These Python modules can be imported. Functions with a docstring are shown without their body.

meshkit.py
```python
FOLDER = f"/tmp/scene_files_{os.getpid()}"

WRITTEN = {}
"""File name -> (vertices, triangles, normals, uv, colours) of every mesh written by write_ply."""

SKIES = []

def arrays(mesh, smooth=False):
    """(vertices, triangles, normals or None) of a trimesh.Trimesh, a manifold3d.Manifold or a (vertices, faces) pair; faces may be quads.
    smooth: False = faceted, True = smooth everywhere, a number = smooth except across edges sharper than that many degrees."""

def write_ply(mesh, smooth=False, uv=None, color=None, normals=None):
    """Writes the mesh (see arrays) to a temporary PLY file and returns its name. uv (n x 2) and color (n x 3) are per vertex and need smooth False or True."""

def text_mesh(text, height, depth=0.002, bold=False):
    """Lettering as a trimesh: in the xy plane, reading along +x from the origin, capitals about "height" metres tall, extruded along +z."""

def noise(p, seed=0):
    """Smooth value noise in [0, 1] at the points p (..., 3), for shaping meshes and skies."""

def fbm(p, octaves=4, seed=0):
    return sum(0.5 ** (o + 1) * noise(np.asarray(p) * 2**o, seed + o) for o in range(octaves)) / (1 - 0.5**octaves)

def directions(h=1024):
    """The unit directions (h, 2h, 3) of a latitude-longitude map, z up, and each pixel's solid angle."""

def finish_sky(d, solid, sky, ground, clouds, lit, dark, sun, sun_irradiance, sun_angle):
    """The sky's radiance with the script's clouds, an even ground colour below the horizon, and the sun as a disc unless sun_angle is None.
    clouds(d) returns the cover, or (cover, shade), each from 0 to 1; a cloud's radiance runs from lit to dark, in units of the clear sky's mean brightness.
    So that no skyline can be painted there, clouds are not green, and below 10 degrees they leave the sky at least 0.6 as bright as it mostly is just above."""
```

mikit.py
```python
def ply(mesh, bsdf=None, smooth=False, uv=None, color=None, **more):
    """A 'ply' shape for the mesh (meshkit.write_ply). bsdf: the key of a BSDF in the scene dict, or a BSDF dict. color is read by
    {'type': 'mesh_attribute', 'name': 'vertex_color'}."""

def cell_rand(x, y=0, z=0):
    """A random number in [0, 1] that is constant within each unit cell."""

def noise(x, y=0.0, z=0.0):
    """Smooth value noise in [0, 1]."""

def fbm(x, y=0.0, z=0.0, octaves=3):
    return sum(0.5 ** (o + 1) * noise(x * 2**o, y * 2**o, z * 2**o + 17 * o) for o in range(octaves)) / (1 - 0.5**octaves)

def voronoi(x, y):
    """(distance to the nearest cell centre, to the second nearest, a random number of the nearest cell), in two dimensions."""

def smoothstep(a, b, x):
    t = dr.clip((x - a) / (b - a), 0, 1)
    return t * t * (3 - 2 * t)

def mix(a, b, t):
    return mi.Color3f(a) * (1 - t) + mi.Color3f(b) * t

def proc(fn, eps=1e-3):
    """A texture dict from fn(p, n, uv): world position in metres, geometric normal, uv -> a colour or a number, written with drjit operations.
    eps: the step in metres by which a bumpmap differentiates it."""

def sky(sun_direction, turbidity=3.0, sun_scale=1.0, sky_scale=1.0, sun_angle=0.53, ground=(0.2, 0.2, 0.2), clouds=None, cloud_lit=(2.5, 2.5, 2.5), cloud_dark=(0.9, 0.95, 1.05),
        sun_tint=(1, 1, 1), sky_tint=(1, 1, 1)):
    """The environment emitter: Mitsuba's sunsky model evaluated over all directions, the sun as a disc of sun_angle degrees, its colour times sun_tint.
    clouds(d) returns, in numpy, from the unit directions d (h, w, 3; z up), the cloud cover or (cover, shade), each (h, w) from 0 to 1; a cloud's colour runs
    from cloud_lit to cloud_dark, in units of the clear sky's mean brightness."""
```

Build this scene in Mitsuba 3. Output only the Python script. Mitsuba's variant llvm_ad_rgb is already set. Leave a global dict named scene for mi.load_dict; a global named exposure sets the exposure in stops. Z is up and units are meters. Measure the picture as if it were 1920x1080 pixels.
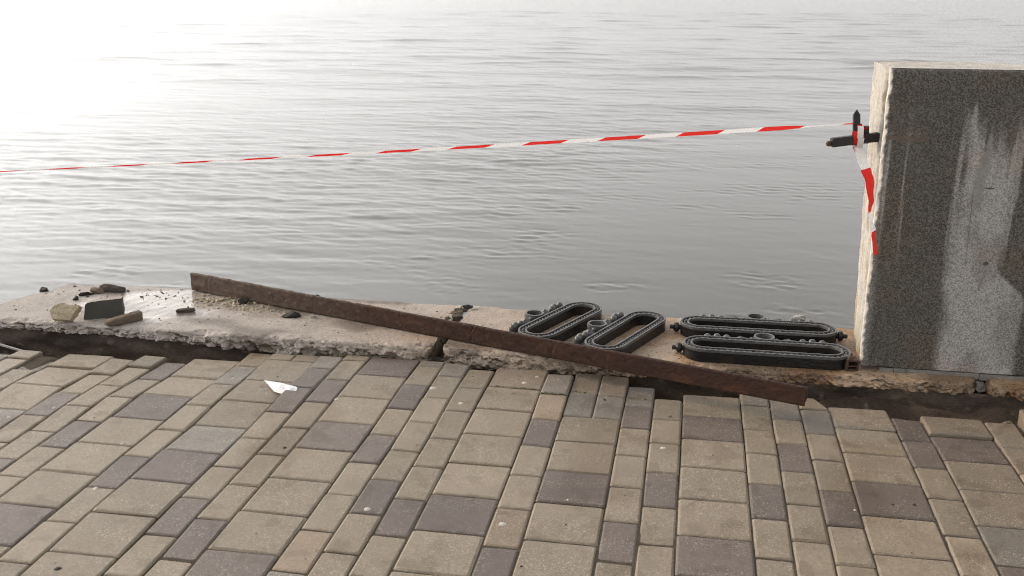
import math, random
import numpy as np
import trimesh, shapely
from shapely import affinity
from shapely.geometry import Polygon, LineString, Point, box as sbox
import drjit as dr
import mitsuba as mi
import meshkit, mikit
from mikit import proc, noise, fbm, voronoi, cell_rand, smoothstep, mix

T = mi.ScalarTransform4f
scene, labels = {}, {}

# ------------------------------------------------------------------ camera, sky, exposure
# X runs along the paving rows (to the right), Y away from the viewer towards the water, Z up; metres
YAW, PITCH, ROLL, EYE = 0.17702, 0.29896, 0.00239, 1.4271
CAM = np.array([-0.0097, 0.0, EYE])
FWD = np.array([-math.sin(YAW) * math.cos(PITCH), math.cos(YAW) * math.cos(PITCH), -math.sin(PITCH)])
RIGHT = np.array([math.cos(YAW), math.sin(YAW), 0.0])
UP = np.cross(RIGHT, FWD)
UP = UP * math.cos(ROLL) - RIGHT * math.sin(ROLL)
scene['camera'] = {'type': 'perspective', 'fov': 53.36, 'fov_axis': 'x', 'near_clip': 0.05, 'far_clip': 8000.0,
                   'to_world': T().look_at(origin=CAM.tolist(), target=(CAM + FWD).tolist(), up=UP.tolist())}
exposure = 1.75
SUN = np.array([-0.90, 0.27, 0.345])
SUN = SUN / np.linalg.norm(SUN)


def clouds(d):
    """A thin even overcast that glows around the sun and dims away from it."""
    ang = np.degrees(np.arccos(np.clip(d @ SUN, -1, 1)))
    el = np.degrees(np.arcsin(np.clip(d[..., 2], -1, 1)))
    n = meshkit.fbm(d * np.array([2.5, 2.5, 7.0]) + 11.0, 4, 3) - 0.5
    bright = 0.90 * np.exp(-(ang / 41.0) ** 2) + 0.255 * np.exp(-(el / 30.0) ** 2) * (1 + 0.5 * n) + 0.03 * n
    # sunlit breaks in the cloud deck, thicker towards the sun's half of the sky
    m = meshkit.fbm(d / np.maximum(d[..., 2:], 0.12) * np.array([1.3, 1.3, 0.0]) + 4.0, 4, 9)
    bright += 0.42 * np.clip((m - 0.55) / 0.12, 0, 1) * np.clip((el - 14) / 10, 0, 1) * np.clip(1.25 - ang / 95.0, 0.12, 1)
    return np.full(ang.shape, 1.0), np.clip(1.0 - bright, 0, 1)


scene['sky'] = mikit.sky(SUN.tolist(), turbidity=4, sun_scale=0.38, sky_scale=1.0, sun_angle=3.0, clouds=clouds,
                         cloud_lit=(15.8, 15.6, 15.3), cloud_dark=(0.84, 0.86, 0.89), sun_tint=(1.0, 0.92, 0.80))

# ------------------------------------------------------------------ helpers
def numbered(key):
    if key not in scene and key not in labels and not any(k.startswith(key + '__') for k in scene):
        return key
    i = 1
    while f'{key}_{i:03d}' in scene or f'{key}_{i:03d}' in labels or any(k.startswith(f'{key}_{i:03d}__') for k in scene):
        i += 1
    return f'{key}_{i:03d}'


COUNT = {}


def put(name, mesh, mat, parent=None, smooth=False, **kw):
    base = f'{parent}__{name}' if parent else name
    n = COUNT.get(base, 0)
    COUNT[base] = n + 1
    key = base if n == 0 else f'{base}_{n:03d}'
    scene[key] = mikit.ply(mesh, mat, smooth=smooth, **kw)
    return key


def thing(name, label, cat=None, group=None, kind=None):
    n = COUNT.get(name, 0)
    COUNT[name] = n + 1
    key = name if n == 0 else f'{name}_{n:03d}'
    labels[key] = {'label': label}
    if cat: labels[key]['category'] = cat
    if group: labels[key]['group'] = group
    if kind: labels[key]['kind'] = kind
    return key


def solo(name, label, cat, mesh, mat, smooth=False, group=None, kind=None, **kw):
    key = thing(name, label, cat, group, kind)
    scene[key] = mikit.ply(mesh, mat, smooth=smooth, **kw)
    return key


def M(v, f):
    return trimesh.Trimesh(np.asarray(v, float), np.asarray(f, int), process=False)


def cat(ms):
    return trimesh.util.concatenate(list(ms))


def box(x0, x1, y0, y1, z0, z1):
    m = trimesh.creation.box(extents=(x1 - x0, y1 - y0, z1 - z0))
    m.apply_translation(((x0 + x1) / 2, (y0 + y1) / 2, (z0 + z1) / 2))
    return m


def bar(a, b, w, h, up=(0, 0, 1), bevel=0.12):
    """A bevelled rectangular bar from a to b."""
    a, b, up = np.array(a, float), np.array(b, float), np.array(up, float)
    d = b - a
    L = np.linalg.norm(d); d = d / L
    s = np.cross(d, up); s /= np.linalg.norm(s)
    u = np.cross(s, d)
    c = bevel * min(w, h)
    sec = np.array([(-w/2+c, -h/2), (w/2-c, -h/2), (w/2, -h/2+c), (w/2, h/2-c), (w/2-c, h/2), (-w/2+c, h/2), (-w/2, h/2-c), (-w/2, -h/2+c)])
    v = [a + d * t + (s * x * k + u * y * k) for t, k in ((0, 1 - c / max(w, h) * 1.5), (c, 1), (L - c, 1), (L, 1 - c / max(w, h) * 1.5)) for x, y in sec]
    f = []
    for r in range(3):
        for i in range(8):
            j = (i + 1) % 8
            f += [[r*8+i, r*8+j, r*8+8+j], [r*8+i, r*8+8+j, r*8+8+i]]
    for i in range(1, 7):
        f += [[0, i + 1, i], [24, 24 + i, 24 + i + 1]]
    return M(v, f)


def place(m, loc=(0, 0, 0), rz=0.0, tilt=None):
    m = m.copy()
    if tilt is not None:
        m.apply_transform(trimesh.transformations.euler_matrix(*tilt))
    m.apply_transform(trimesh.transformations.rotation_matrix(rz, (0, 0, 1)))
    m.apply_translation(loc)
    return m


def hull_rock(size, seed, n=26, flat=0.75):
    """A chipped stone: the hull of points on a squashed ball, with flat faces."""
    r = np.random.default_rng(seed)
    p = r.normal(size=(n, 3))
    p /= np.linalg.norm(p, axis=1, keepdims=True)
    p *= r.uniform(0.72, 1.0, (n, 1))
    p = np.sign(p) * np.abs(p) ** flat
    h = trimesh.convex.convex_hull(p * np.array(size) / 2)
    return M(h.vertices, h.faces)


def rough_rock(size, seed, sub=3, amp=0.16):
    m = hull_rock((1, 1, 1), seed, 22)
    for _ in range(sub):
        m = m.subdivide()
        if len(m.faces) > 1500: break
    v = np.array(m.vertices)
    l = np.linalg.norm(v, axis=1, keepdims=True)
    v = v * (1 + amp * (meshkit.fbm(v * 4.0 + seed * 7.3, 4, seed) - 0.5)[:, None] * 2)
    v[:, 2] = np.maximum(v[:, 2], -0.38)
    return M(v * np.array(size), m.faces)


def ring_poly(L, W):
    """A stadium outline of half length L and half width W."""
    return LineString([(-(L - W), 0), (L - W, 0)]).buffer(W, quad_segs=12)


def extrude(poly, h, z=0.0):
    m = trimesh.creation.extrude_polygon(poly, h, engine='earcut')
    m.apply_translation((0, 0, z))
    return m

# ------------------------------------------------------------------ materials
def mat(name, d):
    scene['mat_' + name] = d
    return 'mat_' + name


def prin(color, rough=0.6, spec=0.5, **kw):
    c = color if isinstance(color, dict) else {'type': 'rgb', 'value': list(color)}
    return {'type': 'twosided', 'bsdf': {'type': 'principled', 'base_color': c, 'roughness': rough, 'specular': spec, **kw}}


def bump(d, fn, scale, eps=1e-3):
    inner = d['bsdf'] if d.get('type') == 'twosided' else d
    return {'type': 'twosided', 'bsdf': {'type': 'bumpmap', 'tex': proc(fn, eps), 'scale': scale, 'inner': inner}}


def C3(a):
    return mi.Color3f(*a)


def paver_color(p, n, uv):
    """uv.x is the paver's colour batch, uv.y its own random tone."""
    t = uv.x
    c = dr.select(t < 0.2, C3((0.210, 0.170, 0.125)), dr.select(t < 0.4, C3((0.220, 0.168, 0.116)),
        dr.select(t < 0.6, C3((0.190, 0.154, 0.118)), dr.select(t < 0.8, C3((0.166, 0.144, 0.121)), C3((0.120, 0.094, 0.080))))))
    c = c * (0.88 + 0.24 * uv.y)
    big = fbm(p.x * 9 + uv.y * 50, p.y * 9, p.z * 3 + 2)
    mid = fbm(p.x * 55, p.y * 55 + uv.y * 30, p.z * 40)
    fine = noise(p.x * 210, p.y * 210, p.z * 210)
    fine2 = noise(p.x * 330 + 9, p.y * 330, p.z * 330)
    c = c * (0.80 + 0.24 * big + 0.14 * mid)
    c = c * (0.70 + 0.32 * fine + 0.26 * fine2)
    grain = smoothstep(0.72, 0.86, fine2)
    c = mix(c, C3((0.55, 0.51, 0.45)), grain * 0.27)
    pit = smoothstep(0.80, 0.90, fine) * 0.5
    c = c * (1 - pit * 0.6)
    dirt = smoothstep(0.55, 0.80, fbm(p.x * 4 + 31, p.y * 4, 5.0))
    stain = smoothstep(0.60, 0.78, fbm(p.x * 17 + uv.y * 90, p.y * 17, 3.0))
    c = mix(c, c * C3((0.82, 0.80, 0.77)), stain)
    return mix(c, c * C3((0.80, 0.76, 0.70)), dirt)


def paver_bump(p, n, uv):
    return 0.6 * noise(p.x * 210, p.y * 210, p.z * 210) + 0.5 * noise(p.x * 420, p.y * 420, p.z * 420) + 0.8 * fbm(p.x * 40, p.y * 40, p.z * 40)


mat('paver', bump(prin(proc(paver_color), 0.52, 0.5), paver_bump, 0.0016, 6e-4))


def sand_color(p, n, uv):
    c = mix((0.048, 0.040, 0.032), (0.095, 0.080, 0.063), fbm(p.x * 60, p.y * 60, p.z * 60))
    return c * (0.7 + 0.6 * noise(p.x * 400, p.y * 400, p.z * 400))


def soil_color(p, n, uv):
    a = fbm(p.x * 7, p.y * 7, p.z * 7 + 3)
    c = mix((0.060, 0.041, 0.030), (0.170, 0.115, 0.082), smoothstep(0.3, 0.7, a))
    c = mix(c, C3((0.21, 0.155, 0.11)), smoothstep(0.62, 0.8, fbm(p.x * 26, p.y * 26, p.z * 26 + 9)) * 0.7)
    return c * (0.65 + 0.7 * noise(p.x * 180, p.y * 180, p.z * 180))


mat('sand', prin(proc(sand_color), 0.95, 0.1))
mat('soil', prin(proc(soil_color), 0.75, 0.3))


def coping_color(p, n, uv):
    """Worn granite coping: greyish on the left, stained ochre towards the pedestal; dark mineral grains; rough sides dirtier in their hollows."""
    w = smoothstep(-2.2, 0.9, p.x + 0.5 * (fbm(p.x * 3, p.y * 3, 1.0) - 0.5))
    c = mix((0.298, 0.264, 0.236), (0.285, 0.200, 0.128), w)
    rust = smoothstep(0.50, 0.72, fbm(p.x * 6 + 4, p.y * 9, 2.0)) * smoothstep(-1.6, 0.5, p.x)
    c = mix(c, C3((0.250, 0.135, 0.060)), rust * 0.75)
    big = fbm(p.x * 14, p.y * 14, p.z * 14)
    c = c * (0.72 + 0.56 * big)
    g = noise(p.x * 210, p.y * 210, p.z * 210)
    g2 = noise(p.x * 110 + 5, p.y * 110, p.z * 110)
    c = c * (0.72 + 0.56 * g)
    c = mix(c, C3((0.07, 0.055, 0.045)), smoothstep(0.70, 0.84, g2) * 0.75)
    c = mix(c, C3((0.50, 0.44, 0.36)), smoothstep(0.80, 0.92, noise(p.x * 160, p.y * 160 + 8, p.z * 160)) * 0.6)
    damp = smoothstep(0.50, 0.66, fbm(p.x * 2.6 + 8.4, p.y * 5.0, 7.0))
    c = c * mix((1.06, 1.06, 1.06), (0.58, 0.56, 0.54), damp)
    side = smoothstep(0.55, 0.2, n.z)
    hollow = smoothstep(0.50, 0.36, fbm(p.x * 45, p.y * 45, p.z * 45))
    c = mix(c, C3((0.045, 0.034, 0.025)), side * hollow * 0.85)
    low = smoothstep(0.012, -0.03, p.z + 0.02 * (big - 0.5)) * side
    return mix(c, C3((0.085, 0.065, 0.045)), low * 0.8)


def coping_wet(p):
    """A thin film of water lies on the left part of the ledge."""
    q = fbm(p.x * 5 + 3, p.y * 8, 4.0) + 0.35 * fbm(p.x * 28, p.y * 28, 1.0)
    a = dr.square((p.x + 2.24) / 0.36) + dr.square((p.y - 3.88) / 0.23)
    b = dr.square((p.x + 1.80) / 0.26) + dr.square((p.y - 3.90) / 0.13)
    return smoothstep(1.15, 0.70, dr.minimum(a, b) + 0.9 * (q - 0.65))


def coping_rough(p, n, uv):
    return 0.62 - 0.47 * coping_wet(p)


def coping_bump(p, n, uv):
    return (noise(p.x * 260, p.y * 260, p.z * 260) + 1.4 * fbm(p.x * 70, p.y * 70, p.z * 70)) * (1 - 0.88 * coping_wet(p))


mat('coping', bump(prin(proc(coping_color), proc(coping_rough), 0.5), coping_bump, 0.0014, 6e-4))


def footing_color(p, n, uv):
    a = fbm(p.x * 5, p.y * 5, p.z * 9)
    c = mix((0.040, 0.031, 0.025), (0.110, 0.083, 0.062), smoothstep(0.25, 0.75, a))
    c = mix(c, C3((0.185, 0.140, 0.100)), smoothstep(0.60, 0.76, fbm(p.x * 24 + 3, p.y * 24, p.z * 34)) * 0.6)
    return c * (0.65 + 0.7 * noise(p.x * 120, p.y * 90, p.z * 220))


mat('footing', bump(prin(proc(footing_color), 0.7, 0.4), lambda p, n, uv: fbm(p.x * 30, p.y * 30, p.z * 30), 0.004))


def granite_color(p, n, uv):
    """Dark grey speckled granite cladding with run-off stains: damp dark band along the top and the left, cleaner paler area to the right."""
    x, z = p.x, p.z
    wob = fbm(x * 22, 3.0, z * 2.2) - 0.5
    wob2 = fbm(x * 9 + 3, 1.0, z * 5) - 0.5
    col = smoothstep(0.045, -0.0, x - 0.880 - 0.05 * wob2 + 0.018 * smoothstep(0.5, 0.1, z))
    top = smoothstep(-0.06, 0.10, z - 0.93 + 0.42 * wob + 0.14 * smoothstep(0.85, 1.0, x))
    right = smoothstep(-0.006, 0.014, x - 1.145 - 0.02 * wob2 + 0.1 * smoothstep(0.34, 0.46, z))
    streak = smoothstep(0.10, 0.26, fbm(x * 34 + 7, 0.0, z * 1.3) - 0.5) * smoothstep(0.35, 0.6, z) * smoothstep(1.02, 0.85, z)
    edge = smoothstep(0.035, 0.010, x - 0.628) * smoothstep(0.9, 0.6, z + 0.5 * wob)
    dark = dr.maximum(dr.maximum(col, top), right)
    dark = dark * (1 - 0.70 * streak) * (1 - 0.45 * edge)
    dark = dr.clip(dark + 0.35 * smoothstep(0.56, 0.70, fbm(x * 7 + 1, 2.0, z * 4)) * (1 - dark), 0, 1)
    # mineral grains: quartz, feldspar and mica cells
    d1, d2, cell = voronoi(x * 290 + p.y * 150 + 0.8 * noise(z * 300, x * 300), z * 290 + p.y * 90)
    _, _, cell2 = voronoi(x * 130 + 40 + p.y * 80, z * 130)
    g1 = noise(x * 260, p.y * 260, z * 260)
    g3 = noise(x * 150 + 9, p.y * 150, z * 150)
    sp = dr.clip(0.75 * cell + 0.25 * g1 + 0.22 * (cell2 - 0.5), 0, 1)
    pale = mix((0.180, 0.176, 0.171), (0.385, 0.376, 0.362), smoothstep(0.05, 0.95, sp))
    wet = mix((0.036, 0.034, 0.028), (0.138, 0.129, 0.108), smoothstep(0.20, 0.98, sp))
    c = mix(pale, wet, dark)
    c = mix(c, c * C3((1.25, 0.98, 0.80)), smoothstep(0.50, 0.68, fbm(x * 6, 5.0, z * 6)) * 0.35)
    # thin smears of grey mortar
    sm = smoothstep(1.0, 0.7, dr.square((x - 0.955 - 0.12 * (z - 0.77)) / 0.022) + dr.square((z - 0.765) / 0.13) + 1.2 * (fbm(x * 30, 8.0, z * 30) - 0.5))
    sm2 = smoothstep(1.0, 0.7, dr.square((x - 0.705) / 0.085) + dr.square((z - 0.895) / 0.012) + 1.6 * (fbm(x * 40, 6.0, z * 40) - 0.5))
    c = mix(c, C3((0.20, 0.195, 0.19)) * (0.85 + 0.3 * g3), sm * 0.75)
    scr = smoothstep(0.0022, 0.0006, dr.abs(x - 0.938 + 0.02 * (z - 0.6) - 0.006 * wob)) * smoothstep(0.44, 0.48, z) * smoothstep(0.74, 0.68, z)
    pit = smoothstep(1.0, 0.5, dr.minimum(dr.square((x - 1.008) / 0.010) + dr.square((z - 0.470) / 0.008), dr.square((x - 0.985) / 0.016) + dr.square((z - 0.735) / 0.004)) + 1.0 * (g1 - 0.5))
    c = c * (1 - 0.45 * scr) * (1 - 0.75 * pit)
    c = mix(c, C3((0.115, 0.085, 0.060)) * (0.8 + 0.4 * g3), sm2 * 0.7)
    c = mix(c, C3((0.46, 0.44, 0.40)) * (0.8 + 0.4 * g1), smoothstep(-0.45, -0.75, n.x))
    return mix(c, C3((0.38, 0.36, 0.33)) * (0.75 + 0.5 * g1), smoothstep(0.5, 0.9, n.z))


mat('granite', bump(prin(proc(granite_color), 0.48, 0.5), lambda p, n, uv: noise(p.x * 300, p.y * 300, p.z * 300) + 1.5 * fbm(p.x * 25, p.y * 25, p.z * 25), 0.0008, 6e-4))


def plaster_color(p, n, uv):
    v = fbm(p.x * 12, p.y * 30, p.z * 7)
    c = mix((0.28, 0.265, 0.235), (0.43, 0.415, 0.385), v)
    st = smoothstep(0.54, 0.72, fbm(p.x * 20, p.y * 48 + 3, p.z * 5 + 2))
    c = mix(c, C3((0.26, 0.20, 0.125)), st * 0.75)
    c = mix(c, C3((0.20, 0.16, 0.09)), smoothstep(0.25, 0.06, p.z + 0.16 * (v - 0.5)) * 0.6)
    hole = smoothstep(0.024, 0.012, dr.abs(p.y - 3.735 - 0.010 * dr.sin(p.z * 23)) + 0.014 * (fbm(p.x * 9, p.y * 50, p.z * 30) - 0.5)) * smoothstep(0.82, 0.90, p.z) * smoothstep(1.09, 1.05, p.z)
    c = mix(c, C3((0.17, 0.115, 0.07)), hole * 0.9)
    return c * (0.82 + 0.36 * noise(p.x * 130, p.y * 130, p.z * 130))


mat('plaster', bump(prin(proc(plaster_color), 0.85, 0.3), lambda p, n, uv: fbm(p.x * 60, p.y * 60, p.z * 40), 0.004))
mat('cavity', prin(proc(lambda p, n, uv: mix((0.10, 0.07, 0.045), (0.26, 0.19, 0.12), fbm(p.x * 60, p.y * 60, p.z * 40))), 0.9, 0.2))
mat('mortar', bump(prin(proc(lambda p, n, uv: mix((0.12, 0.11, 0.10), (0.24, 0.225, 0.20), fbm(p.x * 30, p.y * 30, p.z * 60)) * (0.8 + 0.4 * noise(p.x * 200, p.y * 200, p.z * 200))), 0.85, 0.3), lambda p, n, uv: fbm(p.x * 60, p.y * 60, p.z * 60), 0.003))


def rust_color(p, n, uv):
    """Old brown paint, duller and scabbier to the left, with rust showing in the flakes."""
    a = fbm(p.x * 26, p.y * 26, p.z * 34)
    c = mix((0.029, 0.0135, 0.0088), (0.053, 0.025, 0.0162), a)
    scab = smoothstep(0.52, 0.68, fbm(p.x * 60, p.y * 60, p.z * 70)) * smoothstep(0.2, -1.3, p.x)
    c = mix(c, C3((0.085, 0.060, 0.046)), scab * 0.6)
    old = smoothstep(-0.9, -2.2, p.x)
    c = mix(c, C3((0.122, 0.088, 0.068)) * (0.7 + 0.6 * a), old * 0.65)
    c = mix(c, C3((0.070, 0.030, 0.017)), smoothstep(0.56, 0.74, fbm(p.x * 11 + 6, p.y * 11, p.z * 30)) * 0.7)
    pit = smoothstep(0.68, 0.80, noise(p.x * 95, p.y * 95, p.z * 95))
    c = c * (1 - 0.25 * pit)
    return c * (0.80 + 0.4 * noise(p.x * 260, p.y * 260, p.z * 260))


mat('rust', bump(prin(proc(rust_color), 0.62, 0.25), lambda p, n, uv: fbm(p.x * 50, p.y * 50, p.z * 50) + 0.5 * noise(p.x * 170, p.y * 170, p.z * 170), 0.0030))
mat('rust_dark', bump(prin(proc(lambda p, n, uv: mix((0.030, 0.019, 0.014), (0.095, 0.052, 0.036), fbm(p.x * 70, p.y * 70, p.z * 70))), 0.7, 0.4), lambda p, n, uv: fbm(p.x * 90, p.y * 90, p.z * 90), 0.002))


def iron_color(p, n, uv):
    d = smoothstep(0.42, 0.75, fbm(p.x * 24, p.y * 24, p.z * 24)) * smoothstep(0.2, 0.8, n.z)
    c = mix((0.006, 0.0065, 0.007), (0.012, 0.0125, 0.013), noise(p.x * 60, p.y * 60, p.z * 60))
    c = mix(c, C3((0.085, 0.083, 0.080)), d * 0.30)
    return mix(c, C3((0.040, 0.024, 0.016)), smoothstep(0.62, 0.76, fbm(p.x * 18 + 4, p.y * 18, p.z * 18)) * 0.5)


mat('iron', bump(prin(proc(iron_color), 0.33, 0.45), lambda p, n, uv: noise(p.x * 140, p.y * 140, p.z * 140) + fbm(p.x * 40, p.y * 40, p.z * 40), 0.0012))
mat('iron_rim', bump(prin(proc(lambda p, n, uv: mix((0.034, 0.035, 0.036), (0.120, 0.120, 0.120), fbm(p.x * 60, p.y * 60, p.z * 60))), 0.38, 0.6), lambda p, n, uv: fbm(p.x * 120, p.y * 120, p.z * 120), 0.0008))
mat('black_bar', bump(prin((0.016, 0.016, 0.018), 0.42, 0.5), lambda p, n, uv: fbm(p.x * 80, p.y * 80, p.z * 80), 0.0012))


def tape_color(p, n, uv):
    """uv.x counts the printed pairs of bars (red for 0 to 0.5), uv.y runs across; the bars are printed at a slant."""
    s = uv.x + 0.10 * (uv.y - 0.5)
    f = s - dr.floor(s)
    red = (f < 0.52) & (f > 0.0)
    return dr.select(red, C3((0.70, 0.040, 0.034)), C3((0.80, 0.79, 0.78)))


scene['mat_tape'] = {'type': 'principledthin', 'base_color': proc(tape_color), 'roughness': 0.35, 'spec_trans': 0.0, 'diff_trans': 0.55, 'eta': 1.45}


def rock_color(base, amp=0.5):
    def fn(p, n, uv):
        return C3(base) * (1 - amp / 2 + amp * fbm(p.x * 50, p.y * 50, p.z * 50)) * (0.75 + 0.5 * noise(p.x * 240, p.y * 240, p.z * 240))
    return proc(fn)


rb = lambda p, n, uv: fbm(p.x * 80, p.y * 80, p.z * 80)
mat('rock_dark', bump(prin(rock_color((0.075, 0.062, 0.052)), 0.85, 0.3), rb, 0.003))
mat('rock_black', bump(prin(rock_color((0.026, 0.022, 0.020)), 0.7, 0.3), rb, 0.003))
mat('rock_brown', bump(prin(rock_color((0.140, 0.108, 0.082)), 0.85, 0.3), rb, 0.003))
mat('rock_pale', bump(prin(rock_color((0.36, 0.31, 0.23)), 0.85, 0.3), rb, 0.003))
mat('rock_grey', bump(prin(rock_color((0.27, 0.26, 0.245)), 0.85, 0.3), rb, 0.003))


def slab_color(p, n, uv):
    c = C3((0.060, 0.060, 0.050)) * (0.85 + 0.3 * fbm(p.x * 40, p.y * 40, p.z * 40))
    rough = C3((0.26, 0.235, 0.205)) * (0.7 + 0.6 * noise(p.x * 200, p.y * 200, p.z * 200))
    return mix(c, rough, smoothstep(0.35, 0.7, n.z))


mat('slab', prin(proc(slab_color), 0.75, 0.35))
mat('chunk', bump(prin(proc(lambda p, n, uv: mix((0.30, 0.24, 0.15), (0.46, 0.40, 0.29), fbm(p.x * 38, p.y * 38, p.z * 38)) * (0.7 + 0.6 * noise(p.x * 190, p.y * 190, p.z * 190))), 0.8, 0.3), rb, 0.003))
mat('paper', prin(proc(lambda p, n, uv: mix((0.74, 0.74, 0.75), (0.50, 0.51, 0.56), smoothstep(0.56, 0.72, fbm(p.x * 60, p.y * 60, p.z * 30)) * 0.7)), 0.6, 0.3))
mat('gum', prin((0.46, 0.43, 0.38), 0.6, 0.3))
mat('gum_dark', prin((0.03, 0.027, 0.024), 0.6, 0.3))
mat('moss', prin(proc(lambda p, n, uv: mix((0.045, 0.045, 0.014), (0.13, 0.12, 0.035), noise(p.x * 300, p.y * 300, p.z * 300))), 0.9, 0.2))
mat('grey_metal', prin((0.30, 0.29, 0.28), 0.5, 0.5))


def water_bump(p, n, uv):
    a = fbm(p.x * 2.6 + 0.25 * p.y, p.y * 5.2, 0.0)
    b = noise(p.x * 7.0 + 3, p.y * 13.0, 1.0)
    return 0.9 * a + 0.25 * b


scene['mat_water'] = {'type': 'roughplastic', 'distribution': 'ggx', 'alpha': 0.04, 'int_ior': 1.34, 'nonlinear': False,
                      'diffuse_reflectance': {'type': 'rgb', 'value': [0.105, 0.103, 0.098]}}

# ------------------------------------------------------------------ water
WZ = -0.92


def wave_set(seed, lams, slope, spread, head):
    r = np.random.default_rng(seed)
    out = []
    for lam in lams:
        k = 2 * math.pi / lam
        th = head + r.normal(0, spread)
        out.append((k * math.cos(th), k * math.sin(th), slope / k, r.uniform(0, 2 * math.pi)))
    return out


WAVES = wave_set(5, np.exp(np.random.default_rng(2).uniform(np.log(0.085), np.log(0.30), 50)), 0.0130, 0.48, math.radians(80)) \
      + wave_set(6, np.exp(np.random.default_rng(3).uniform(np.log(0.30), np.log(0.90), 26)), 0.0095, 0.42, math.radians(84)) \
      + wave_set(8, np.exp(np.random.default_rng(4).uniform(np.log(1.5), np.log(6.0), 10)), 0.0028, 0.5, math.radians(95))


SWELL = wave_set(15, np.exp(np.random.default_rng(14).uniform(np.log(0.9), np.log(4.5), 30)), 0.0085, 0.42, math.radians(86))


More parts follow.
